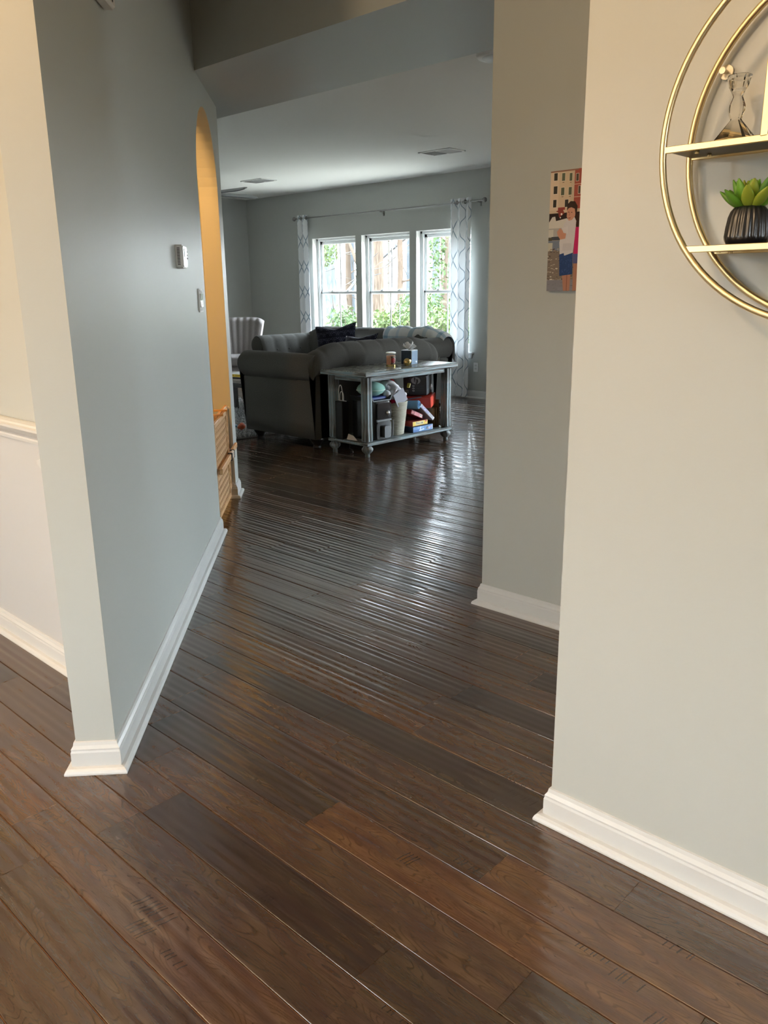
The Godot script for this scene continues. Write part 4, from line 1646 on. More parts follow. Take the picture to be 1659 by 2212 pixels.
	var dw := part(fr, "drawer", b, M.gloss_black)
	b = MB.new()
	b.prism(rounded(0.075, 0.1, 0.014, 4), 0.03, Transform3D(Basis(Vector3(0, 0, -1), Vector3.UP, Vector3(1, 0, 0)), Vector3(0.143, 0.07, -0.02)))
	part(dw, "handle", b, mat(c8(60, 62, 66), 0.35), "grey drawer handle")
	b = MB.new()
	b.box(Vector3(0.14, 0.08, -0.116), Vector3(0.012, 0.15, 0.014), 0.005, Basis(Vector3.RIGHT, -0.08))
	part(dw, "side_grip", b, mat(c8(130, 134, 140), 0.35), "light grey side grip")
	# things piled on the fryer
	b = MB.new()
	b.prism(PackedVector2Array([Vector2(-0.105, 0.0), Vector2(0.105, 0.0), Vector2(0.125, 0.04), Vector2(0.118, 0.04), Vector2(0.1, 0.008), Vector2(-0.1, 0.008), Vector2(-0.118, 0.04), Vector2(-0.125, 0.04)]), 0.26, Transform3D(Basis(Vector3(0, 0, 1), Vector3.UP, Vector3(-1, 0, 0)), Vector3(0.13, 0, 0)))
	single("baking_tray", b, mat(c8(58, 62, 66), 0.35, 0.4), "dark grey metal baking tray resting on the air fryer", "tray", Vector3(-4.775, Y + 0.327, -4.93))
	b = MB.new()
	b.box(Vector3(0, 0.012, 0), Vector3(0.2, 0.022, 0.185), 0.004)
	single("blue_binder", b, mat(c8(24, 52, 128), 0.4), "royal blue flat binder under the mint cushion", "binder", Vector3(-4.775, Y + 0.3365, -4.925))
	b = MB.new()
	P = []
	for i in 15:
		var ph := -PI / 2 + PI * i / 14.0
		var row := []
		for j in 30:
			var th := TAU * j / 30.0
			row.append(Vector3(0.115 * cos(ph) * cos(th), 0.062 + 0.06 * sin(ph) * (1.0 + 0.06 * cos(th * 2.0)), 0.125 * cos(ph) * sin(th)))
		P.append(row)
	b.grid(P, true)
	var mint := cloth(c8(150, 196, 186), 0.4)
	var mc := thing("mint_cushion", "mint green oval travel cushion on top of the blue binder", "cushion", Vector3(-4.77, Y + 0.359, -4.925))
	part(mc, "filling", b, mint)
	b = MB.new()
	var ring := []
	for k in 40:
		var a := TAU * k / 40.0
		ring.append(Vector3(0.1155 * cos(a), 0.055, 0.1255 * sin(a)))
	b.tube(ring, 0.004, 6, true)
	part(mc, "piping", b, cloth(c8(196, 220, 212), 0.3), "pale piping")
	b = MB.new()
	pr = []
	for k in 13: pr.append([0.034 * cos(-PI / 2 + PI * k / 12.0), 0.034 + 0.034 * sin(-PI / 2 + PI * k / 12.0)])
	b.lathe(pr, 22)
	single("white_ball", b, mat(c8(206, 206, 212), 0.7), "plain white ball at the rim of the baking tray", "ball", Vector3(-4.70, Y + 0.337, -5.045))
	# white wire rack behind the near leg
	var wr := thing("wire_rack", "white looped wire rack at the end of the lower shelf pile", "rack", Vector3(-4.945, Y + 0.3225, -4.765))
	for k in 2:
		b = MB.new()
		var pts := []
		for q in 17:
			var a := PI * q / 16.0
			pts.append(Vector3(-0.03 + 0.035 * k + 0.022 * cos(a), (0.13 - 0.05 * k) * pow(sin(a), 0.5), 0.02 * k))
		b.tube(pts, 0.0035, 6)
		part(wr, "wire_loop", b, M.white)
	b = MB.new()
	b.tube([Vector3(-0.06, 0.002, 0), Vector3(0.06, 0.002, 0.02)], 0.003, 6)
	part(wr, "wire_base", b, M.white)
	b = MB.new()
	b.box(Vector3(0, 0.161, 0), Vector3(0.085, 0.322, 0.08), 0.004)
	single("black_storage_box", b, M.black, "plain black upright storage box under the white wire rack", "box", Vector3(-4.958, Y, -4.762))
	# ---- basket with blankets
	var bk := thing("rope_basket", "woven seagrass rope basket stuffed with white blankets", "basket", Vector3(-4.785, Y, -5.20))
	var rope := mat(Color(1, 1, 1), 0.85)
	rope.albedo_texture = noise_tex(0.03, 81, 256, 4, ramp(c8(126, 122, 106), c8(222, 218, 204), c8(184, 180, 164)))
	rope.uv1_scale = Vector3(40, 2, 1)
	var n := 24
	for k in n:
		b = MB.new()
		var f := k / float(n - 1)
		var rr := 0.098 + 0.034 * f
		var pts := []
		for q in 60:
			var a := TAU * q / 60.0
			pts.append(Vector3(rr * cos(a), 0.007 + 0.275 * f + 0.0012 * sin(a * 30.0 + k), rr * sin(a)))
		b.tube(pts, 0.0072, 8, true, true, 1.0)
		part(bk, "rope_coil", b, rope)
	b = MB.new()
	b.disc(Vector3(0, 0.006, 0), Vector3.UP, 0.096, 30)
	part(bk, "basket_floor", b, rope)
	# folded white fleece: thick ribbons looping out of the basket
	var fleece := cloth(c8(236, 232, 238), 0.6)
	var bl := thing("white_fleece_blanket", "thick white fleece blanket folded in loops out of the rope basket", "blanket", Vector3(-4.775, Y + 0.255, -5.20))
	for q in [[[Vector3(0.0, -0.08, -0.03), Vector3(0.02, 0.04, -0.075), Vector3(0.03, 0.10, -0.06), Vector3(0.03, 0.165, 0.01), Vector3(0.02, 0.205, 0.07), Vector3(0.0, 0.20, 0.10), Vector3(-0.01, 0.165, 0.075), Vector3(-0.02, 0.12, 0.02), Vector3(-0.02, 0.0, -0.02)], 0.022], [[Vector3(0.02, -0.06, 0.04), Vector3(0.04, 0.05, 0.06), Vector3(0.045, 0.115, 0.055), Vector3(0.04, 0.14, 0.025), Vector3(0.04, 0.11, 0.0), Vector3(0.03, 0.04, -0.01), Vector3(0.01, -0.06, -0.02)], 0.018], [[Vector3(0.0, -0.06, -0.05), Vector3(0.02, 0.05, -0.085), Vector3(0.03, 0.085, -0.085), Vector3(0.04, 0.06, -0.06), Vector3(0.02, -0.05, -0.04)], 0.02]]:
		var cv := Curve3D.new()
		cv.bake_interval = 0.012
		for k in q[0].size():
			var p: Vector3 = q[0][k]
			var pv: Vector3 = q[0][maxi(0, k - 1)]
			var nx: Vector3 = q[0][mini(q[0].size() - 1, k + 1)]
			var tn := (nx - pv) * 0.22
			cv.add_point(p, -tn, tn)
		var bp := cv.get_baked_points()
		b = MB.new()
		P = []
		for i in bp.size():
			var row := []
			var tg := (bp[mini(bp.size() - 1, i + 1)] - bp[maxi(0, i - 1)]).normalized()
			var sd := Vector3(1, 0, 0.2).normalized()
			sd = (sd - tg * sd.dot(tg)).normalized()
			var nn := tg.cross(sd)
			for j in 14:
				var a := TAU * j / 14.0
				row.append(bp[i] + sd * 0.048 * se(cos(a), 0.6) + nn * q[1] * sin(a) * (1.0 + 0.12 * sin(i * 0.9 + j)))
			P.append(row)
		b.grid(P, true)
		b.poly(P[0], bp[0] - bp[1])
		b.poly(P[bp.size() - 1], bp[bp.size() - 1] - bp[bp.size() - 2])
		part(bl, "fold", b, fleece)
	b = MB.new()
	b.box(Vector3(0, 0.0, 0), Vector3(0.004, 0.115, 0.14), 0.001)
	var bd := single("grey_card", b, mat(c8(148, 148, 158), 0.6), "flat grey card tucked into the front of the rope basket", "card", Vector3(-4.665, Y + 0.33, -5.18))
	bd.basis = Basis(Vector3.RIGHT, 0.42) * Basis(Vector3.BACK, 0.1)
	b = MB.new()
	P = []
	for i in 13:
		var f := i / 12.0
		var row := []
		for j in 10:
			var a := TAU * j / 10.0
			row.append(Vector3(-0.04 + 0.03 * cos(a), 0.05 + 0.155 * sin(PI * (0.25 + 0.75 * f)) + 0.012 * sin(a), 0.02 - 0.15 * f))
		P.append(row)
	b.grid(P, true)
	single("red_cloth", b, cloth(c8(150, 22, 30), 0.4), "bright red folded cloth behind the white fleece blanket", "cloth", Vector3(-4.80, Y + 0.26, -5.21))
	b = MB.new()
	b.box(Vector3(0, 0, 0), Vector3(0.03, 0.035, 0.05), 0.006)
	single("crimson_pouch", b, cloth(c8(170, 20, 60), 0.2), "small crimson pouch peeking out at the rim of the rope basket", "pouch", Vector3(-4.70, Y + 0.298, -5.12))
	# ---- games and boxes
	var wht := c8(226, 230, 236)
	printed_box("light_blue_game_box", "flat light blue board game box lowest of the shelf stack", "game box", Vector3(0.28, 0.052, 0.275), Vector3(-4.80, Y, -5.475), Basis(), mat(c8(20, 42, 70), 0.5), {"x+": strokes(280, 52, c8(92, 138, 192), [[0, 30, 90, 22, c8(56, 104, 170)], [60, 6, 90, 14, c8(128, 164, 206)], [84, 34, 34, 12, c8(186, 208, 232)], [104, 22, 5, 22, 0.2, wht], [122, 36, 12, 4, 0.0, wht], [138, 34, 8, 6, 0.0, wht], [150, 34, 7, 6, 0.0, wht], [196, 24, 9, 18, 0.4, c8(46, 62, 78)], [212, 34, 14, 10, 0.0, c8(120, 104, 110)], [232, 30, 16, 12, 0.0, c8(190, 182, 202)], [254, 20, 10, 14, 0.3, c8(170, 146, 176)], [268, 0, 12, 52, c8(176, 188, 208)]])})
	printed_box("yellow_game_box", "flat yellow board game box on the light blue box", "game box", Vector3(0.25, 0.044, 0.215), Vector3(-4.80, Y + 0.0525, -5.45), Basis(Vector3.UP, 0.03), mat(c8(120, 28, 24), 0.5), {"x+": strokes(220, 44, c8(222, 186, 58), [[40, 4, 120, 34, c8(206, 190, 132)], [52, 12, 6, 20, c8(112, 100, 74)], [58, 12, 14, 4, 0.6, c8(112, 100, 74)], [70, 12, 6, 20, c8(112, 100, 74)], [88, 22, 8, 10, 0.0, c8(128, 116, 84)], [108, 22, 6, 9, 0.3, c8(128, 116, 84)], [124, 12, 6, 20, c8(140, 126, 92)], [138, 22, 9, 10, 0.0, c8(112, 100, 74)], [182, 0, 26, 16, c8(138, 24, 24)], [192, 12, 10, 8, 0.0, c8(180, 50, 40)]])})
	printed_box("red_card_game_box", "pink sided red card game box tilted on the yellow box", "game box", Vector3(0.2, 0.038, 0.165), Vector3(-4.79, Y + 0.1375, -5.42), Basis(Vector3.RIGHT, -0.38), mat(c8(122, 20, 26), 0.5), {"x+": strokes(160, 38, c8(204, 116, 124), [[0, 0, 44, 38, c8(128, 26, 34)], [8, 8, 28, 20, c8(176, 70, 76)], [122, 6, 28, 26, c8(216, 206, 198)], [128, 12, 14, 12, c8(120, 116, 110)]])})
	printed_box("lavender_game_box", "lavender printed game box leaning steeply over the red box", "game box", Vector3(0.2, 0.034, 0.235), Vector3(-4.765, Y + 0.150, -5.53), Basis(Vector3.RIGHT, -0.68), mat(c8(220, 220, 226), 0.5), {"x+": strokes(230, 34, c8(150, 150, 184), [[0, 0, 12, 34, c8(196, 214, 226)], [40, 14, 16, 6, 0.5, c8(196, 180, 210)], [74, 20, 14, 6, -0.4, c8(206, 196, 222)], [100, 10, 10, 5, 0.2, c8(176, 120, 150)], [140, 6, 76, 22, c8(196, 198, 196)], [150, 10, 56, 4, c8(130, 96, 96)], [150, 18, 56, 4, c8(96, 98, 96)], [218, 0, 12, 34, c8(230, 226, 226)]])})
	# brown boards leaning at the end of the shelf
	var brown := mat(Color(1, 1, 1), 0.7)
	brown.albedo_texture = noise_tex(0.02, 86, 256, 3, ramp(c8(74, 54, 30), c8(150, 118, 78)))
	for k in 3:
		b = MB.new()
		var bh := 0.25 if k == 0 else 0.18
		b.box(Vector3(0, bh / 2, 0), Vector3(0.2, bh, 0.012), 0.002)
		var o := single("brown_board", b, brown, ["narrow brown board leaning outermost at the shelf end", "brown board leaning between two others at the shelf end", "brown board leaning innermost against the game boxes"][k], "board", Vector3(-4.80, Y + 0.0015, -5.742 + k * 0.024))
		o.basis = Basis(Vector3.RIGHT, -0.01 + 0.05 * k)
	# rolled blue towel
	var tw := thing("blue_towel_roll", "rolled light blue towel wedged beside the lavender box", "towel", Vector3(-4.745, Y + 0.236, -5.405))
	tw.basis = Basis(Vector3.UP, 0.25) * Basis(Vector3.BACK, 0.06)
	b = MB.new()
	b.lathe([[0.0, -0.09], [0.03, -0.09], [0.038, -0.082], [0.039, 0.075], [0.034, 0.084], [0.026, 0.082], [0.02, 0.086], [0.012, 0.08], [0.0, 0.082]], 24, Transform3D(Basis(Vector3.BACK, -PI / 2), Vector3.ZERO))
	part(tw, "roll", b, cloth(c8(112, 152, 186), 0.5))
	b = MB.new()
	var sp := []
	for k in 40:
		var a := k * 0.45
		sp.append(Vector3(0.084, 0.006 + 0, 0) + Vector3(0, cos(a), sin(a)) * (0.004 + 0.0007 * k))
	b.tube(sp, 0.002, 5)
	part(tw, "spiral_edge", b, cloth(c8(60, 92, 128), 0.2), "dark spiral edge")
	# small stick in front
	b = MB.new()
	b.tube([Vector3(-0.05, -0.012, 0.05), Vector3(0.06, 0.012, -0.05)], 0.005, 8)
	single("grey_stick", b, mat(c8(120, 120, 134), 0.4), "short grey stick lying on top of the blue towel roll", "stick", Vector3(-4.735, Y + 0.293, -5.42))
	# orange shoe box and black appliance box on it
	var tilt := Basis(Vector3.UP, 0.42) * Basis(Vector3.RIGHT, 0.16)
	var sb := printed_box("orange_shoe_box", "bright orange red shoe box tilted under the black box", "box", Vector3(0.24, 0.1, 0.17), Vector3(-4.80, Y + 0.208, -5.606), tilt, mat(c8(182, 46, 24), 0.5), {"x+": strokes(190, 100, c8(212, 66, 40), [[96, 2, 13, 12, 0.0, c8(90, 14, 10)], [168, 20, 5, 4, 0.0, c8(240, 150, 130)], [60, 50, 90, 1, c8(196, 56, 34)]])})
	var logo := [[120, 62, 46, 50, 0.0, c8(170, 170, 172)], [104, 18, 12, 66, c8(16, 16, 18)], [128, 74, 15, 34, 0.12, c8(16, 16, 18)], [122, 92, 12, 34, c8(16, 16, 18)], [118, 74, 8, 30, 0.1, c8(150, 150, 152)]]
	for k in 3:
		logo.append([96, 138 + k * 34, 12, 12, 0.0, c8(176, 176, 178)])
		logo.append([96, 138 + k * 34, 5, 5, 0.0, c8(90, 90, 92)])
		logo.append([120, 134 + k * 34, 76, 3, c8(60, 60, 62)])
		logo.append([120, 142 + k * 34, 52, 2, c8(46, 46, 48)])
	logo.append([16, 196, 30, 44, c8(120, 116, 106)])
	logo.append([24, 206, 14, 22, c8(40, 38, 36)])
	var side := []
	for k in 7: side.append([40 + (k % 3) * 10, 30 + k * 16, 110 - (k % 4) * 14, 4, c8(86, 88, 94)])
	side += [[24, 176, 84, 54, c8(74, 78, 82)], [28, 182, 70, 4, c8(100, 104, 108)], [28, 194, 60, 4, c8(100, 104, 108)], [158, 178, 34, 40, 0.0, c8(226, 224, 230)], [164, 196, 12, 10, 0.5, c8(20, 20, 24)]]
	var bx := printed_box("black_appliance_box", "black small appliance carton with white round emblem on the orange box", "box", Vector3(0.215, 0.172, 0.20), Vector3(-4.825, Y + 0.316, -5.60), Basis(Vector3.UP, 0.42) * Basis(Vector3.RIGHT, 0.06), mat(c8(16, 15, 17), 0.4), {"z+": strokes(220, 260, c8(16, 16, 18), logo), "x+": strokes(200, 250, c8(54, 56, 62), side), "y+": strokes(64, 64, c8(58, 14, 18), [[10, 44, 18, 3, c8(150, 120, 120)]])})
	# small yellow packet
	b = MB.new()
	b.box(Vector3(0, 0.02, 0), Vector3(0.03, 0.04, 0.018), 0.004)
	var yp := single("yellow_packet", b, mat(c8(150, 138, 40), 0.5), "small yellow packet beside the fleece blanket", "packet", Vector3(-4.72, Y + 0.395, -5.345))
	yp.basis = Basis(Vector3.RIGHT, -0.3)
	b = MB.new()
	b.box(Vector3(0, 0.03, 0), Vector3(0.022, 0.012, 0.03), 0.003)
	# white card on the shelf edge
	b = MB.new()
	b.prism(PackedVector2Array([Vector2(-0.045, 0.0), Vector2(0.05, 0.0), Vector2(0.01, 0.04), Vector2(-0.035, 0.05)]), 0.002, Transform3D(Basis(Vector3(0.86, -0.12, -0.5).normalized(), Vector3(0.1, 0.99, 0.02).normalized(), Vector3(0.5, -0.06, 0.86).normalized()).orthonormalized(), Vector3.ZERO))
	single("white_card", b, mat(c8(226, 218, 210), 0.6), "folded white card at the near end of the lower shelf", "card", Vector3(-4.80, Y + 0.008, -4.717))
	# power cord on the floor
	var pc := thing("power_cord", "black power cord with plug lying under the console table", "cord", Vector3(-4.92, 0.0, -4.80))
	b = MB.new()
	b.tube([Vector3(-0.25, 0.004, -0.25), Vector3(-0.12, 0.004, -0.12), Vector3(-0.02, 0.005, -0.06), Vector3(0.03, 0.012, 0.0)], 0.004, 6)
	part(pc, "cable", b, M.black)
	b = MB.new()
	b.box(Vector3(0.045, 0.014, 0.015), Vector3(0.03, 0.022, 0.024), 0.004, Basis(Vector3.UP, -0.6))
	part(pc, "plug", b, M.black)
	b = MB.new()
	for s in [-0.005, 0.005]: b.box(Vector3(0.066, 0.014 + s, 0.029), Vector3(0.016, 0.0025, 0.005), 0.0, Basis(Vector3.UP, -0.6))
	part(pc, "prong", b, M.chrome, "metal prongs")

# ---------------------------------------------------------------- rest of the living room
func build_living() -> void:
	var r := RandomNumberGenerator.new()
	r.seed = 17
	# shag rug
	var rug := thing("shag_rug", "thick grey and white shag rug before the sofas", "rug", Vector3(-7.33, 0, -5.42))
	var b := MB.new()
	b.box(Vector3(0, 0.008, 0), Vector3(2.3, 0.016, 1.86), 0.004)
	part(rug, "backing", b, mat(c8(120, 118, 116), 0.95))
	b = MB.new()
	b.use_col = true
	for k in 15000:
		var x := r.randf_range(-1.16, 1.16)
		var z := r.randf_range(-0.94, 0.94)
		if k > 9000:
			x = r.randf_range(0.3, 1.16)
			z = r.randf_range(-0.2, 0.94)
		var a := r.randf() * TAU
		var l := r.randf_range(0.045, 0.085)
		var w := r.randf_range(0.003, 0.0055)
		var lean := Vector3(cos(a), 0, sin(a)) * r.randf_range(0.4, 1.1)
		var side := Vector3(-sin(a), 0, cos(a)) * w
		var p0 := Vector3(x, 0.014, z)
		var p1 := p0 + (Vector3.UP * 0.75 + lean * 0.35) * l * 0.55
		var p2 := p1 + (Vector3.UP * 0.25 + lean * 0.75) * l * 0.55
		var g := r.randf_range(0.30, 0.78)
		b.col = Color(g, g * 0.99, g * 0.98)
		b.poly([p0 - side, p0 + side, p1 + side, p1 - side], Vector3.UP + lean)
		b.poly([p1 - side, p1 + side, p2], Vector3.UP + lean)
	var pm := mat(Color(1, 1, 1), 0.8)
	pm.vertex_color_use_as_albedo = true
	var pile := part(rug, "pile", b, pm, "long grey pile")
	pile.set_meta("kind", "stuff")
	# toy on the rug
	var toy := thing("toy_figure", "orange and blue plastic toy lying on the edge of the rug", "toy", Vector3(-6.47, 0.045, -4.79), 0.6)
	b = MB.new()
	b.lathe([[0.0, 0.0], [0.03, 0.004], [0.042, 0.03], [0.036, 0.058], [0.0, 0.07]], 16, Transform3D(Basis(Vector3.BACK, 0.9), Vector3(0.06, 0, 0)))
	part(toy, "body", b, mat(c8(196, 84, 36), 0.45), "orange body")
	for q in [[0.11, 0.02, 0.03], [0.12, 0.03, -0.02], [0.02, 0.02, 0.05]]:
		b = MB.new()
		b.lathe([[0.0, 0.0], [0.016, 0.003], [0.014, 0.035], [0.02, 0.05], [0.0, 0.058]], 12, Transform3D(Basis(Vector3.BACK, -1.2 + q[2] * 8.0), Vector3(q[0], q[1], q[2])))
		part(toy, "limb", b, mat(c8(206, 96, 60), 0.45), "orange limb")
	b = MB.new()
	b.lathe([[0.0, 0.0], [0.05, 0.004], [0.055, 0.02], [0.03, 0.05], [0.0, 0.055]], 16, Transform3D(Basis(Vector3.BACK, 0.3), Vector3(-0.06, 0, 0.0)))
	part(toy, "wing", b, mat(c8(36, 104, 140), 0.45), "blue piece")
	# coffee table
	var oak := mat(Color(1, 1, 1), 0.45)
	oak.albedo_texture = noise_tex(0.012, 93, 256, 4, ramp(c8(132, 124, 116), c8(190, 182, 174)))
	oak.uv1_scale = Vector3(1, 8, 1)
	var ct := thing("coffee_table", "grey washed wooden coffee table with dark frame on the rug", "table", Vector3(-7.32, 0.02, -5.50))
	b = MB.new()
	b.box(Vector3(0, 0.418, 0), Vector3(1.05, 0.035, 0.62), 0.008)
	part(ct, "tabletop", b, oak)
	b = MB.new()
	b.box(Vector3(0, 0.375, 0), Vector3(0.98, 0.05, 0.55), 0.004)
	part(ct, "frame", b, M.dark_wood, "dark frame")
	for sx in [-1.0, 1.0]:
		for sz in [-1.0, 1.0]:
			b = MB.new()
			b.box(Vector3(sx * 0.45, 0.175, sz * 0.24), Vector3(0.05, 0.35, 0.05), 0.004)
			part(ct, "leg", b, M.dark_wood)
	b = MB.new()
	b.box(Vector3(0, 0.006, 0), Vector3(0.30, 0.012, 0.24), 0.002)
	single("dark_magazine", b, strokes(64, 64, c8(40, 40, 58), [[8, 30, 30, 6, c8(150, 150, 170)], [30, 44, 24, 4, c8(190, 190, 200)]]), "dark covered magazine lying on the coffee table", "magazine", Vector3(-7.10, 0.456, -5.40), 0.2)
	printed_box("white_yellow_book", "white book with a yellow edge stacked on the dark magazine", "book", Vector3(0.22, 0.035, 0.26), Vector3(-7.18, 0.4685, -5.40), Basis(Vector3.UP, 0.3), mat(c8(232, 232, 230), 0.4), {"x+": strokes(64, 32, c8(226, 196, 40), [[10, 10, 20, 8, c8(176, 140, 30)], [36, 10, 18, 8, c8(176, 140, 30)]]), "z+": strokes(64, 32, c8(226, 196, 40), [[10, 10, 20, 8, c8(176, 140, 30)], [36, 10, 18, 8, c8(176, 140, 30)]])})
	# accent chair with channelled back
	var ch := thing("accent_chair", "pale taupe channel back accent chair with wooden legs in the far corner", "chair", Vector3(-9.36, 0, -6.98), 0.75)
	b = MB.new()
	var P := []
	for i in 41:
		var f := i / 40.0
		var x := (f - 0.5)
		var row := []
		for j in 19:
			var k := j / 18.0
			var y := 0.42 + 0.58 * k
			var wd := lerpf(0.44, 0.68, pow(k, 0.7))
			var chn := absf(sin(f * PI * 7.0))
			var z := -0.26 - 0.14 * k + 0.10 * pow(absf(x) * 2.0, 2.0) + 0.020 * chn
			if k > 0.94:
				z -= 0.05 * (k - 0.94) / 0.06
			row.append(Vector3(x * wd, y + (0.012 * chn * k if k < 1.0 else 0.0) - 0.05 * pow(absf(x) * 2.0, 6.0) * k, z))
		P.append(row)
	b.grid(P, false, Vector3(0, 0, 1))
	var Pb := []
	for i in 41:
		var row := []
		for j in 19:
			var p: Vector3 = P[i][j]
			row.append(Vector3(p.x * 1.04, p.y + 0.0, -0.26 - 0.14 * j / 18.0 + 0.10 * pow(absf(i / 40.0 - 0.5) * 2.0, 2.0) - 0.075))
		Pb.append(row)
	b.grid(Pb, false, Vector3(0, 0, -1))
	for e in [0, 40]:
		var rows := [P[e], Pb[e]]
		b.grid(rows, false, Vector3(-1 if e == 0 else 1, 0, 0))
	var tp := [[], []]
	for i in 41:
		tp[0].append(P[i][18])
		tp[1].append(Pb[i][18])
	b.grid(tp, false, Vector3.UP)
	part(ch, "backrest", b, M.chair_fabric)
	b = MB.new()
	cushion(b, Vector3(0, 0.43, 0.02), Vector3(0.58, 0.14, 0.56), 0.03)
	part(ch, "seat", b, M.chair_fabric)
	b = MB.new()
	b.box(Vector3(0, 0.33, 0.0), Vector3(0.56, 0.09, 0.54), 0.02)
	part(ch, "seat_frame", b, M.chair_fabric)
	for s in [-1.0, 1.0]:
		b = MB.new()
		cushion(b, Vector3(s * 0.32, 0.50, 0.0), Vector3(0.09, 0.30, 0.50), 0.01)
		part(ch, "arm", b, M.chair_fabric)
		for z in [-0.24, 0.24]:
			b = MB.new()
			b.tube([Vector3(s * 0.27, 0.0, z * 1.12), Vector3(s * 0.25, 0.30, z)], [0.014, 0.024], 10)
			part(ch, "leg", b, mat(c8(140, 96, 56), 0.4), "honey wooden leg")
	# white metal stand beside the chair
	var st := thing("metal_stand", "white metal A frame stand on the floor beside the sofa end", "stand", Vector3(-8.72, 0, -6.98), 0.4)
	for s in [-1.0, 1.0]:
		b = MB.new()
		b.tube([Vector3(s * 0.13, 0.008, -0.12), Vector3(s * 0.10, 0.30, 0.0), Vector3(s * 0.13, 0.008, 0.12), Vector3(s * 0.13, 0.008, -0.12)], 0.008, 8)
		part(st, "leg_frame", b, M.white)
	b = MB.new()
	b.tube([Vector3(-0.13, 0.008, 0.12), Vector3(0.13, 0.008, 0.12)], 0.008, 8)
	b.tube([Vector3(-0.10, 0.30, 0.0), Vector3(0.10, 0.30, 0.0)], 0.008, 8)
	part(st, "crossbar", b, M.white)
	# outlet
	var ou := thing("wall_outlet", "white double wall outlet low on the wall next to the floor length curtain", "outlet", Vector3(-6.262, 0.392, WIN_Z))
	b = MB.new()
	b.prism(rounded(0.072, 0.116, 0.006), 0.006)
	part(ou, "plate", b, M.white)
	for y in [-0.02, 0.02]:
		b = MB.new()
		b.prism(rounded(0.034, 0.028, 0.010), 0.0025, Transform3D(Basis(), Vector3(0, y, 0.006)))
		var so := part(ou, "socket", b, mat(c8(222, 222, 220), 0.4))
		b = MB.new()
		for x in [-0.007, 0.007]: b.box(Vector3(x, y + 0.003, 0.0088), Vector3(0.002, 0.009, 0.001))
		part(so, "slot", b, M.black)

# ---------------------------------------------------------------- curtains and rod
func trellis() -> ImageTexture:
	var W := 256
	var H := 384
	var im := Image.create(W, H, false, Image.FORMAT_RGB8)
	var bg := c8(238, 240, 242)
	var ln := c8(150, 166, 178)
	im.fill(bg)
	for y in H:
		var t := fposmod(y / float(H), 1.0)
		# two mirrored waves that cross at t = 0 and meet their neighbours at t = 0.5
		var w := 0.5 - 0.5 * cos(TAU * t)
		w += 0.075 * sin(TAU * 3.0 * t) * sin(TAU * t)
		var half := w * W * 0.5
		for s in [-1, 1]:
			var cx: float = W * 0.5 + s * half
			for d in range(-10, 11):
				var sl := absf(sin(TAU * t))
				if absf(d) <= 6 + 4 * sl:
					im.set_pixel(int(fposmod(cx + d, W)), y, ln)
	return ImageTexture.create_from_image(im)

func curtain(label: String, x0: float, x1: float, yt: float, yb: float, folds: float, flat_w: float, z: float, gather := 0.0) -> void:
	var t := thing("curtain", label, "curtain", Vector3((x0 + x1) / 2, 0, z), 0.0)
	var hw := (x1 - x0) / 2
	var P := []
	var NI := 80
	var NJ := 40
	var b := MB.new()
	for i in NI + 1:
		var f := i / float(NI)
		var row := []
		for j in NJ + 1:
			var k := j / float(NJ)
			var y := lerpf(yt, yb, k)
			var am := 0.02 + 0.016 * k
			var x := lerpf(-hw, hw, f) * (1.0 - gather * sin(PI * minf(1.0, k * 1.02)) * 0.3 - gather * k * 0.4) + 0.012 * sin(f * TAU * folds * 2.0) * 0.6
			x -= gather * 0.06 * k
			var zz := am * sin(f * TAU * folds + 0.7 * k * sin(f * 9.0))
			if k > 0.93: zz += 0.02 * sin(f * 40.0) * (k - 0.93) / 0.07
			row.append(Vector3(x, y, zz))
		P.append(row)
	b.grid(P, false, Vector3(0, 0, 1))
	for k in b.u.size(): b.u[k] = Vector2(b.u[k].x * flat_w, b.u[k].y * (yt - yb) / 0.36)
	var m := cloth(Color(1, 1, 1), 0.2)
	m.albedo_texture = M.trellis
	m.backlight_enabled = true
	m.backlight = Color(0.42, 0.42, 0.42)
	part(t, "fabric_panel", b, m)
	for i in int(folds * 2.0):
		b = MB.new()
		var f := (i + 0.5) / (folds * 2.0)
		var pts := []
		for q in 16:
			var a := TAU * q / 16.0
			pts.append(Vector3(lerpf(-hw, hw, f), yt - 0.045 + 0.021 * cos(a), 0.021 * sin(a)))
		b.tube(pts, 0.0045, 6, true)
		part(t, "grommet", b, M.nickel, "metal grommet")

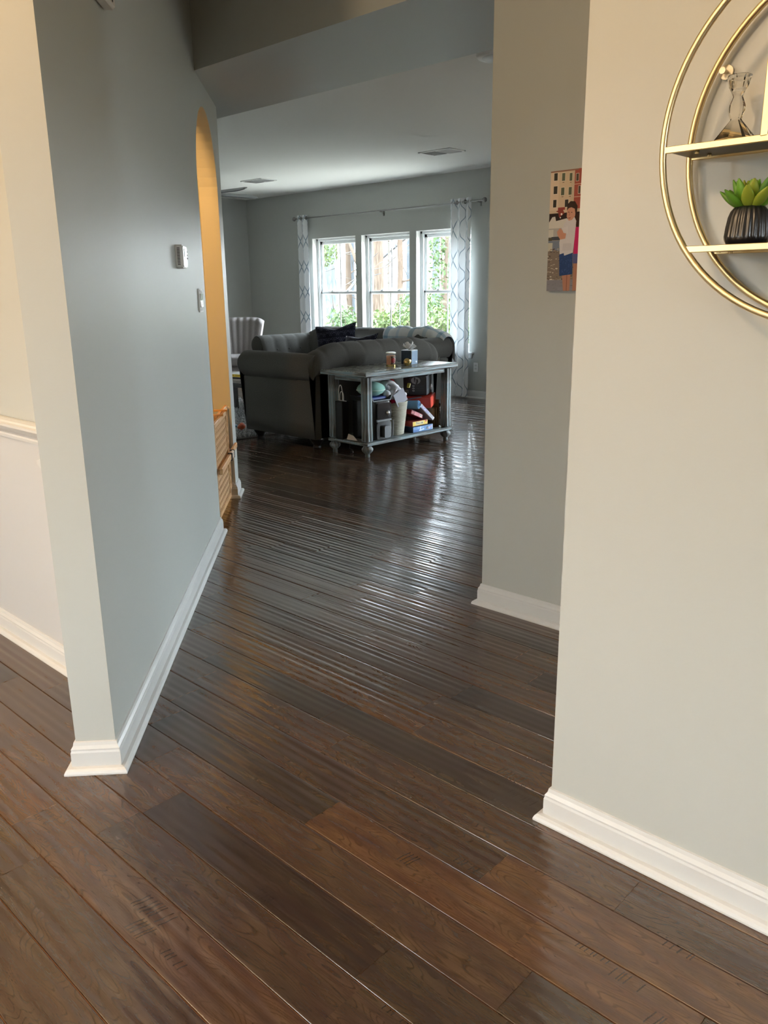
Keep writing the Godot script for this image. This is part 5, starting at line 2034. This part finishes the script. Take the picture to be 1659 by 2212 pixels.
func build_curtains() -> void:
	M.trellis = trellis()
	var z := WIN_Z + 0.085
	curtain("white and blue trellis curtain gathered at the sofa corner side of the windows", -9.50, -9.27, 2.42, 0.03, 2.0, 2.0, z)
	curtain("wide white and blue trellis curtain reaching the floor near the outlet", -6.63, -6.31, 2.42, 0.02, 2.5, 3.0, z, 0.16)
	var t := thing("curtain_rod", "thin brushed nickel curtain rod sagging between its brackets above the windows", "curtain rod", Vector3(-7.85, 2.375, z))
	var b := MB.new()
	b.tube([Vector3(-1.66, 0.0, 0), Vector3(-1.0, -0.002, 0), Vector3(-0.45, -0.004, 0), Vector3(0.0, 0.0, 0)], 0.008, 10)
	part(t, "rod", b, M.nickel)
	b = MB.new()
	b.tube([Vector3(-0.02, 0.0, 0), Vector3(0.45, -0.006, 0), Vector3(1.0, -0.006, 0), Vector3(1.70, 0.0, 0)], 0.0105, 10)
	part(t, "outer_rod", b, M.nickel)
	for x in [-1.64, 0.015, 1.62]:
		b = MB.new()
		b.tube([Vector3(x, -0.012, -0.0), Vector3(x, -0.012, -0.085)], 0.006, 8)
		b.box(Vector3(x, -0.03, -0.081), Vector3(0.022, 0.06, 0.008), 0.002)
		part(t, "bracket", b, M.nickel)
	for s in [-1.0, 1.0]:
		b = MB.new()
		b.lathe([[0.0, 0.0], [0.012, 0.0], [0.014, 0.012], [0.009, 0.018], [0.024, 0.03], [0.03, 0.045], [0.024, 0.06], [0.0, 0.068]], 16, Transform3D(Basis(Vector3.BACK, -s * PI / 2), Vector3(s * 1.69 - (0.0 if s > 0 else -0.02), 0, 0)))
		part(t, "finial", b, M.nickel)

# ---------------------------------------------------------------- ceiling fittings
func vent(label: String, at: Vector3, sx: float, sz: float) -> void:
	var t := thing("ceiling_vent", label, "vent", at)
	var b := MB.new()
	var hx := sx / 2
	var hz := sz / 2
	for s in [-1.0, 1.0]:
		b.box(Vector3(s * (hx - 0.012), -0.004, 0), Vector3(0.024, 0.008, sz), 0.002)
		b.box(Vector3(0, -0.004, s * (hz - 0.012)), Vector3(sx, 0.008, 0.024), 0.002)
	b.box(Vector3(0, -0.004, 0), Vector3(0.02, 0.008, sz - 0.04), 0.001)
	part(t, "frame", b, M.white)
	b = MB.new()
	b.box(Vector3(0, -0.0008, 0), Vector3(sx - 0.03, 0.0012, sz - 0.03))
	part(t, "duct", b, M.dark_grey, "dark duct opening")
	for h in 2:
		for k in 9:
			b = MB.new()
			var z := -hz + 0.034 + k * (sz - 0.068) / 8.0
			b.box(Vector3((-1 if h == 0 else 1) * (hx - 0.01) / 2, -0.006, z), Vector3(hx - 0.04, 0.0012, (sz - 0.068) / 11.0), 0.0, Basis(Vector3.RIGHT, 0.7 if h == 0 else -0.7))
			part(t, "slat", b, M.white)

func build_ceiling_things() -> void:
	vent("white two panel ceiling vent in front of the windows", Vector3(-5.79, CEIL, -7.10), 0.42, 0.27)
	vent("white two panel ceiling vent next to the ceiling fan", Vector3(-8.84, CEIL, -7.10), 0.42, 0.27)
	var t := thing("ceiling_disc_light", "round white flush ceiling fitting beyond the header", "ceiling light", Vector3(-3.235, CEIL, -4.52))
	var b := MB.new()
	b.lathe([[0.14, 0.0], [0.145, -0.012], [0.135, -0.028], [0.10, -0.032]], 32)
	part(t, "rim", b, M.white)
	b = MB.new()
	b.lathe([[0.11, -0.030], [0.09, -0.04], [0.0, -0.046]], 32)
	part(t, "diffuser", b, mat(c8(200, 200, 196), 0.4))
	# fan
	t = thing("ceiling_fan", "dark grey ceiling fan with flat blades in the living room", "fan", Vector3(-8.42, 2.46, -5.93))
	b = MB.new()
	b.tube([Vector3(0, 0.03, 0), Vector3(0, CEIL - 2.46, 0)], 0.013, 10)
	b.lathe([[0.0, CEIL - 2.46 - 0.05], [0.05, CEIL - 2.46 - 0.045], [0.065, CEIL - 2.46]], 20)
	part(t, "downrod", b, M.nickel)
	b = MB.new()
	b.lathe([[0.0, -0.06], [0.06, -0.058], [0.10, -0.03], [0.11, 0.0], [0.10, 0.03], [0.05, 0.045], [0.0, 0.045]], 24)
	part(t, "motor_housing", b, M.nickel)
	var blade_m := mat(c8(92, 96, 102), 0.4)
	for k in 5:
		var a := deg_to_rad(7.0 + 72.0 * k)
		b = MB.new()
		var pl := PackedVector2Array([Vector2(0.12, -0.045), Vector2(0.22, -0.075), Vector2(0.60, -0.095), Vector2(0.67, -0.075), Vector2(0.70, -0.02), Vector2(0.67, 0.06), Vector2(0.60, 0.085), Vector2(0.22, 0.07), Vector2(0.12, 0.045)])
		b.prism(pl, 0.008, Transform3D(Basis(Vector3.UP, a) * Basis(Vector3.RIGHT, -PI / 2 + 0.32), Vector3(0, 0.0, 0)))
		part(t, "blade", b, blade_m)

# ---------------------------------------------------------------- garden and woods behind the windows
func at_px(px: float, z: float) -> float:
	return z * (1.0807 - (px - 695.0) * 0.001026)

func bark(a: Color, b: Color, sd: int) -> StandardMaterial3D:
	var m := mat(Color(1, 1, 1), 0.9, 0.0, 0.2)
	m.albedo_texture = noise_tex(0.02, sd, 256, 4, ramp(a, b))
	m.uv1_scale = Vector3(2, 6, 1)
	return m

func leaf_cloud(b: MB, r: RandomNumberGenerator, c: Vector3, rad: Vector3, n: int, size: float, cols: Array, shell := 0.35) -> void:
	for k in n:
		var d := Vector3(r.randfn(), r.randfn(), r.randfn()).normalized()
		var q := pow(r.randf(), shell)
		var p := c + d * rad * q
		var nn := (d + Vector3(r.randfn(), r.randfn(), r.randfn()) * 0.7).normalized()
		var t := nn.cross(Vector3(r.randfn(), r.randfn(), r.randfn())).normalized()
		var s := nn.cross(t)
		var l := size * r.randf_range(0.6, 1.3)
		b.col = cols[r.randi_range(0, cols.size() - 1)] * r.randf_range(1.2, 1.9)
		b.poly([p - t * l * 0.5, p + s * l * 0.28, p + t * l * 0.5, p - s * l * 0.28], nn)

func bush(label: String, at: Vector3, rad: Vector3, n: int, size: float, cols: Array, sd: int, lm: Material) -> void:
	var r := RandomNumberGenerator.new()
	r.seed = sd
	var t := thing("garden_shrub", label, "shrub", at, 0.0, "shrubs behind the windows")
	var b := MB.new()
	for k in 7:
		var a := TAU * k / 7.0
		b.tube([Vector3(0, 0, 0), Vector3(cos(a) * rad.x * 0.3, rad.y * 0.8, sin(a) * rad.z * 0.3), Vector3(cos(a) * rad.x * 0.6, rad.y * 1.5, sin(a) * rad.z * 0.6)], [0.02, 0.014, 0.006], 5)
	part(t, "stems", b, M.bark_brown)
	b = MB.new()
	b.use_col = true
	for k in 7:
		var o := Vector3(r.randf_range(-0.5, 0.5) * rad.x, r.randf_range(0.5, 1.35) * rad.y, r.randf_range(-0.4, 0.4) * rad.z)
		leaf_cloud(b, r, o, rad * r.randf_range(0.45, 0.65), n / 7, size, cols)
	part(t, "foliage", b, lm)

func tree(label: String, at: Vector3, h: float, rad: float, sd: int, bm: Material, leaves: Array, group := "", branches := 14, lm: Material = null) -> void:
	var r := RandomNumberGenerator.new()
	r.seed = sd
	var t := thing("garden_tree", label, "tree", at, 0.0, group)
	var b := MB.new()
	var pts := []
	var rr := []
	var lean := Vector3(r.randf_range(-0.03, 0.03), 0, r.randf_range(-0.03, 0.03))
	for k in 13:
		var f := k / 12.0
		pts.append(Vector3(0, h * f, 0) + lean * h * f + Vector3(r.randf_range(-1, 1), 0, r.randf_range(-1, 1)) * rad * 0.25)
		rr.append(rad * (1.0 - 0.62 * f) * (1.35 if k == 0 else 1.0))
	b.tube(pts, rr, 12, false, true, 3.0)
	part(t, "trunk", b, bm)
	b = MB.new()
	for k in branches:
		var f := r.randf_range(0.12, 0.95)
		var p0: Vector3 = Vector3(0, h * f, 0) + lean * h * f
		var a := r.randf() * TAU
		var l := r.randf_range(0.12, 0.30) * h * (1.1 - 0.5 * f)
		var bp := [p0]
		var br := [rad * 0.22]
		var dirv := Vector3(cos(a), r.randf_range(0.1, 0.8), sin(a)).normalized()
		var p := p0
		for q in 4:
			dirv = (dirv + Vector3(r.randfn(), r.randfn() * 0.7 + 0.1, r.randfn()) * 0.25).normalized()
			p += dirv * l / 4.0
			bp.append(p)
			br.append(rad * 0.22 * (1.0 - 0.22 * (q + 1)))
			if q > 0:
				var d2 := (dirv + Vector3(r.randfn(), r.randfn(), r.randfn()) * 0.7).normalized()
				b.tube([p, p + d2 * l * 0.25, p + d2 * l * 0.45 + Vector3(0, -0.03, 0)], [rad * 0.08, rad * 0.05, rad * 0.02], 4, false, false)
		b.tube(bp, br, 5, false, false)
	part(t, "branches", b, bm)
	if leaves.size():
		b = MB.new()
		b.use_col = true
		for q in leaves: leaf_cloud(b, r, q[0], q[1], q[2], q[3], q[4])
		part(t, "foliage", b, lm if lm else M.leaf)

func build_outside() -> void:
	var leaf := mat(Color(1, 1, 1), 0.6, 0.0, 0.3)
	leaf.vertex_color_use_as_albedo = true
	leaf.backlight_enabled = true
	leaf.backlight = Color(0.7, 0.7, 0.7)
	M.leaf = leaf
	M.bark_brown = bark(c8(54, 45, 37), c8(88, 76, 66), 201)
	M.bark_grey = bark(c8(54, 58, 61), c8(88, 92, 96), 202)
	M.bark_pale = bark(c8(66, 62, 57), c8(88, 84, 79), 203)
	# ground
	var gm := mat(Color(1, 1, 1), 0.95, 0.0, 0.1)
	gm.albedo_texture = noise_tex(0.03, 211, 512, 5, ramp(c8(70, 57, 45), c8(94, 98, 64), c8(88, 74, 60), 0.45))
	gm.uv1_triplanar = true
	gm.uv1_world_triplanar = true
	gm.uv1_scale = Vector3(0.35, 0.35, 0.35)
	var b := MB.new()
	var P := []
	for i in 41:
		var row := []
		for j in 31:
			var x := -75.0 + 95.0 * i / 40.0
			var z := -8.6 - 60.0 * j / 30.0
			var y := -0.55
			if z < -16.0: y += (-16.0 - z) * 0.07
			row.append(Vector3(x, y + 0.08 * sin(x * 1.3) * sin(z * 0.9), z))
		P.append(row)
	b.grid(P, false, Vector3.UP)
	var go := single("garden_ground", b, gm, "leaf littered lawn and wooded ground behind the house", "ground")
	go.set_meta("kind", "stuff")
	b = MB.new()
	b.poly([Vector3(-40, -0.6, 3.26), Vector3(40, -0.6, 3.26), Vector3(40, -0.6, 40), Vector3(-40, -0.6, 40)], Vector3.UP)
	go = single("front_lawn", b, gm, "front lawn outside the dining room windows", "ground")
	go.set_meta("kind", "stuff")
	# deck
	var dm := mat(c8(176, 168, 156), 0.8)
	var dk := thing("wooden_deck", "grey weathered wooden deck outside the windows", "deck", Vector3(-6.6, -0.32, -8.56))
	for k in 26:
		b = MB.new()
		b.box(Vector3(0, 0.015, -0.08 - k * 0.146), Vector3(6.0, 0.03, 0.14), 0.003)
		part(dk, "deck_board", b, dm)
	# rail along the side of the deck
	var white := mat(c8(78, 84, 80), 0.6)
	var rl := thing("deck_railing", "grey deck railing with square balusters", "railing", Vector3(-9.62, -0.29, -9.3))
	for y in [0.86, 0.10]:
		b = MB.new()
		b.box(Vector3(0, y, -1.65), Vector3(0.06 if y > 0.5 else 0.04, 0.05, 3.3), 0.006)
		part(rl, "rail", b, white)
	for k in 28:
		b = MB.new()
		b.box(Vector3(0, 0.48, -0.12 - k * 0.118), Vector3(0.03, 0.72, 0.03), 0.003)
		part(rl, "baluster", b, white)
	for z in [0.0, -3.32]:
		b = MB.new()
		b.box(Vector3(0, 0.5, z), Vector3(0.09, 1.0, 0.09), 0.008)
		part(rl, "post", b, white)
	# shepherd hook
	b = MB.new()
	var hk := [Vector3(0, 0, 0), Vector3(0, 1.55, 0)]
	for k in 9:
		var a := PI * k / 8.0
		hk.append(Vector3(-0.07 + 0.07 * cos(a), 1.62 + 0.09 * sin(a), 0))
	b.tube(hk, 0.008, 6)
	single("garden_hook", b, mat(c8(40, 44, 42), 0.5), "thin metal shepherd hook pole standing in the shrubs", "hook", Vector3(at_px(871, -11.5), -0.55, -11.5))
	# trees: position by the line of sight, depth by size
	var g1 := [Color(0.018, 0.032, 0.011), Color(0.024, 0.038, 0.013), Color(0.028, 0.040, 0.015)]
	var g2 := [Color(0.032, 0.044, 0.013), Color(0.040, 0.052, 0.016), Color(0.026, 0.040, 0.012)]
	var rust := [Color(0.042, 0.024, 0.012), Color(0.048, 0.034, 0.018)]
	tree("stout grey barked tree close to the left window", Vector3(at_px(708, -14.5), -0.6, -14.5), 9.0, 0.24, 301, M.bark_grey, [[Vector3(0.55, 3.0, 0.9), Vector3(0.55, 0.35, 0.4), 420, 0.09, g2], [Vector3(0.5, 2.55, 0.8), Vector3(0.22, 0.22, 0.2), 90, 0.08, rust], [Vector3(1.0, 2.85, 1.2), Vector3(0.6, 0.42, 0.4), 520, 0.09, g2]], "", 8)
	tree("pale slim barked trunk between stout trees", Vector3(at_px(744, -13.2), -0.6, -13.2), 8.0, 0.12, 302, M.bark_pale, [], "", 8)
	tree("broad brown barked pine trunk behind the middle window", Vector3(at_px(822, -17.0), -0.5, -17.0), 12.0, 0.30, 303, M.bark_brown, [], "", 10)
	tree("slim brown trunk left of the broad pine", Vector3(at_px(800, -21.0), -0.2, -21.0), 12.0, 0.14, 304, M.bark_pale, [], "", 10)
	tree("leafy young tree behind the right window", Vector3(at_px(962, -14.0), -0.55, -14.0), 4.6, 0.06, 305, M.bark_brown, [[Vector3(0.0, 2.6, 0), Vector3(0.5, 0.9, 0.5), 520, 0.10, g1], [Vector3(-0.4, 1.6, 0), Vector3(0.8, 0.5, 0.6), 420, 0.10, g1]], "", 12)
	var r := RandomNumberGenerator.new()
	r.seed = 44
	for k in 26:
		var z := r.randf_range(-19.0, -36.0)
		var px := 660.0 + 370.0 * (k + r.randf_range(-0.4, 0.4)) / 25.0
		tree("bare slender woodland tree far behind the garden", Vector3(at_px(px, z), -0.55 + maxf(0.0, -16.0 - z) * 0.07 - 0.05, z), r.randf_range(9.0, 14.0), r.randf_range(0.06, 0.16), 400 + k, [M.bark_brown, M.bark_pale, M.bark_brown, M.bark_grey][k % 4], [], "bare woodland trees", 18)
	# shrubs
	var sl := "yellow green garden shrub in the row behind the windows"
	var k := 0
	for q in [[704, -12.2, 0.55, 0.80, 1], [730, -12.9, 0.6, 0.85, 0], [752, -12.3, 0.6, 0.92, 0], [770, -12.8, 0.55, 0.9, 0], [800, -11.8, 0.55, 0.85, 1], [818, -12.3, 0.6, 0.8, 1], [840, -12.0, 0.6, 0.9, 1], [862, -12.6, 0.6, 0.86, 1], [878, -11.9, 0.55, 0.9, 1], [898, -12.6, 0.6, 0.9, 1], [918, -12.2, 0.6, 0.95, 1], [938, -12.8, 0.6, 0.9, 1], [958, -12.0, 0.55, 0.85, 1], [985, -12.4, 0.6, 0.9, 1], [1010, -12.2, 0.6, 0.9, 1], [730, -16.5, 0.8, 0.9, 0], [880, -18.0, 1.0, 1.0, 0], [940, -17.0, 1.0, 1.05, 0], [985, -16.0, 1.0, 1.05, 0]]:
		bush(sl if q[4] == 1 else "deep green garden shrub among the trees", Vector3(at_px(q[0], q[1]), -0.6 + maxf(0.0, -16.0 - q[1]) * 0.07, q[1]), Vector3(q[2], q[3], q[2]), 1500, 0.10, g2 if q[4] == 1 else g1, 600 + k, leaf)
		k += 1
	# neighbour's white house far behind
	var hs := thing("far_house", "white gabled house far behind the trees", "house", Vector3(at_px(888, -42.0), 0.9, -42.0), 0.3)
	b = MB.new()
	b.prism(PackedVector2Array([Vector2(-2.0, -0.6), Vector2(2.0, -0.6), Vector2(2.0, 2.4), Vector2(0, 3.8), Vector2(-2.0, 2.4)]), -6.0)
	part(hs, "walls", b, mat(c8(232, 234, 236), 0.8))
	for s in [-1.0, 1.0]:
		b = MB.new()
		b.box(Vector3(s * 1.12, 3.16, -3.0), Vector3(2.75, 0.12, 6.4), 0.0, Basis(Vector3.BACK, -s * 0.61))
		part(hs, "roof", b, mat(c8(70, 76, 84), 0.8))
	for x in [-0.9, 0.9]:
		b = MB.new()
		b.box(Vector3(x, 1.2, 0.02), Vector3(0.7, 1.1, 0.06), 0.01)
		part(hs, "window", b, mat(c8(120, 130, 140), 0.3))
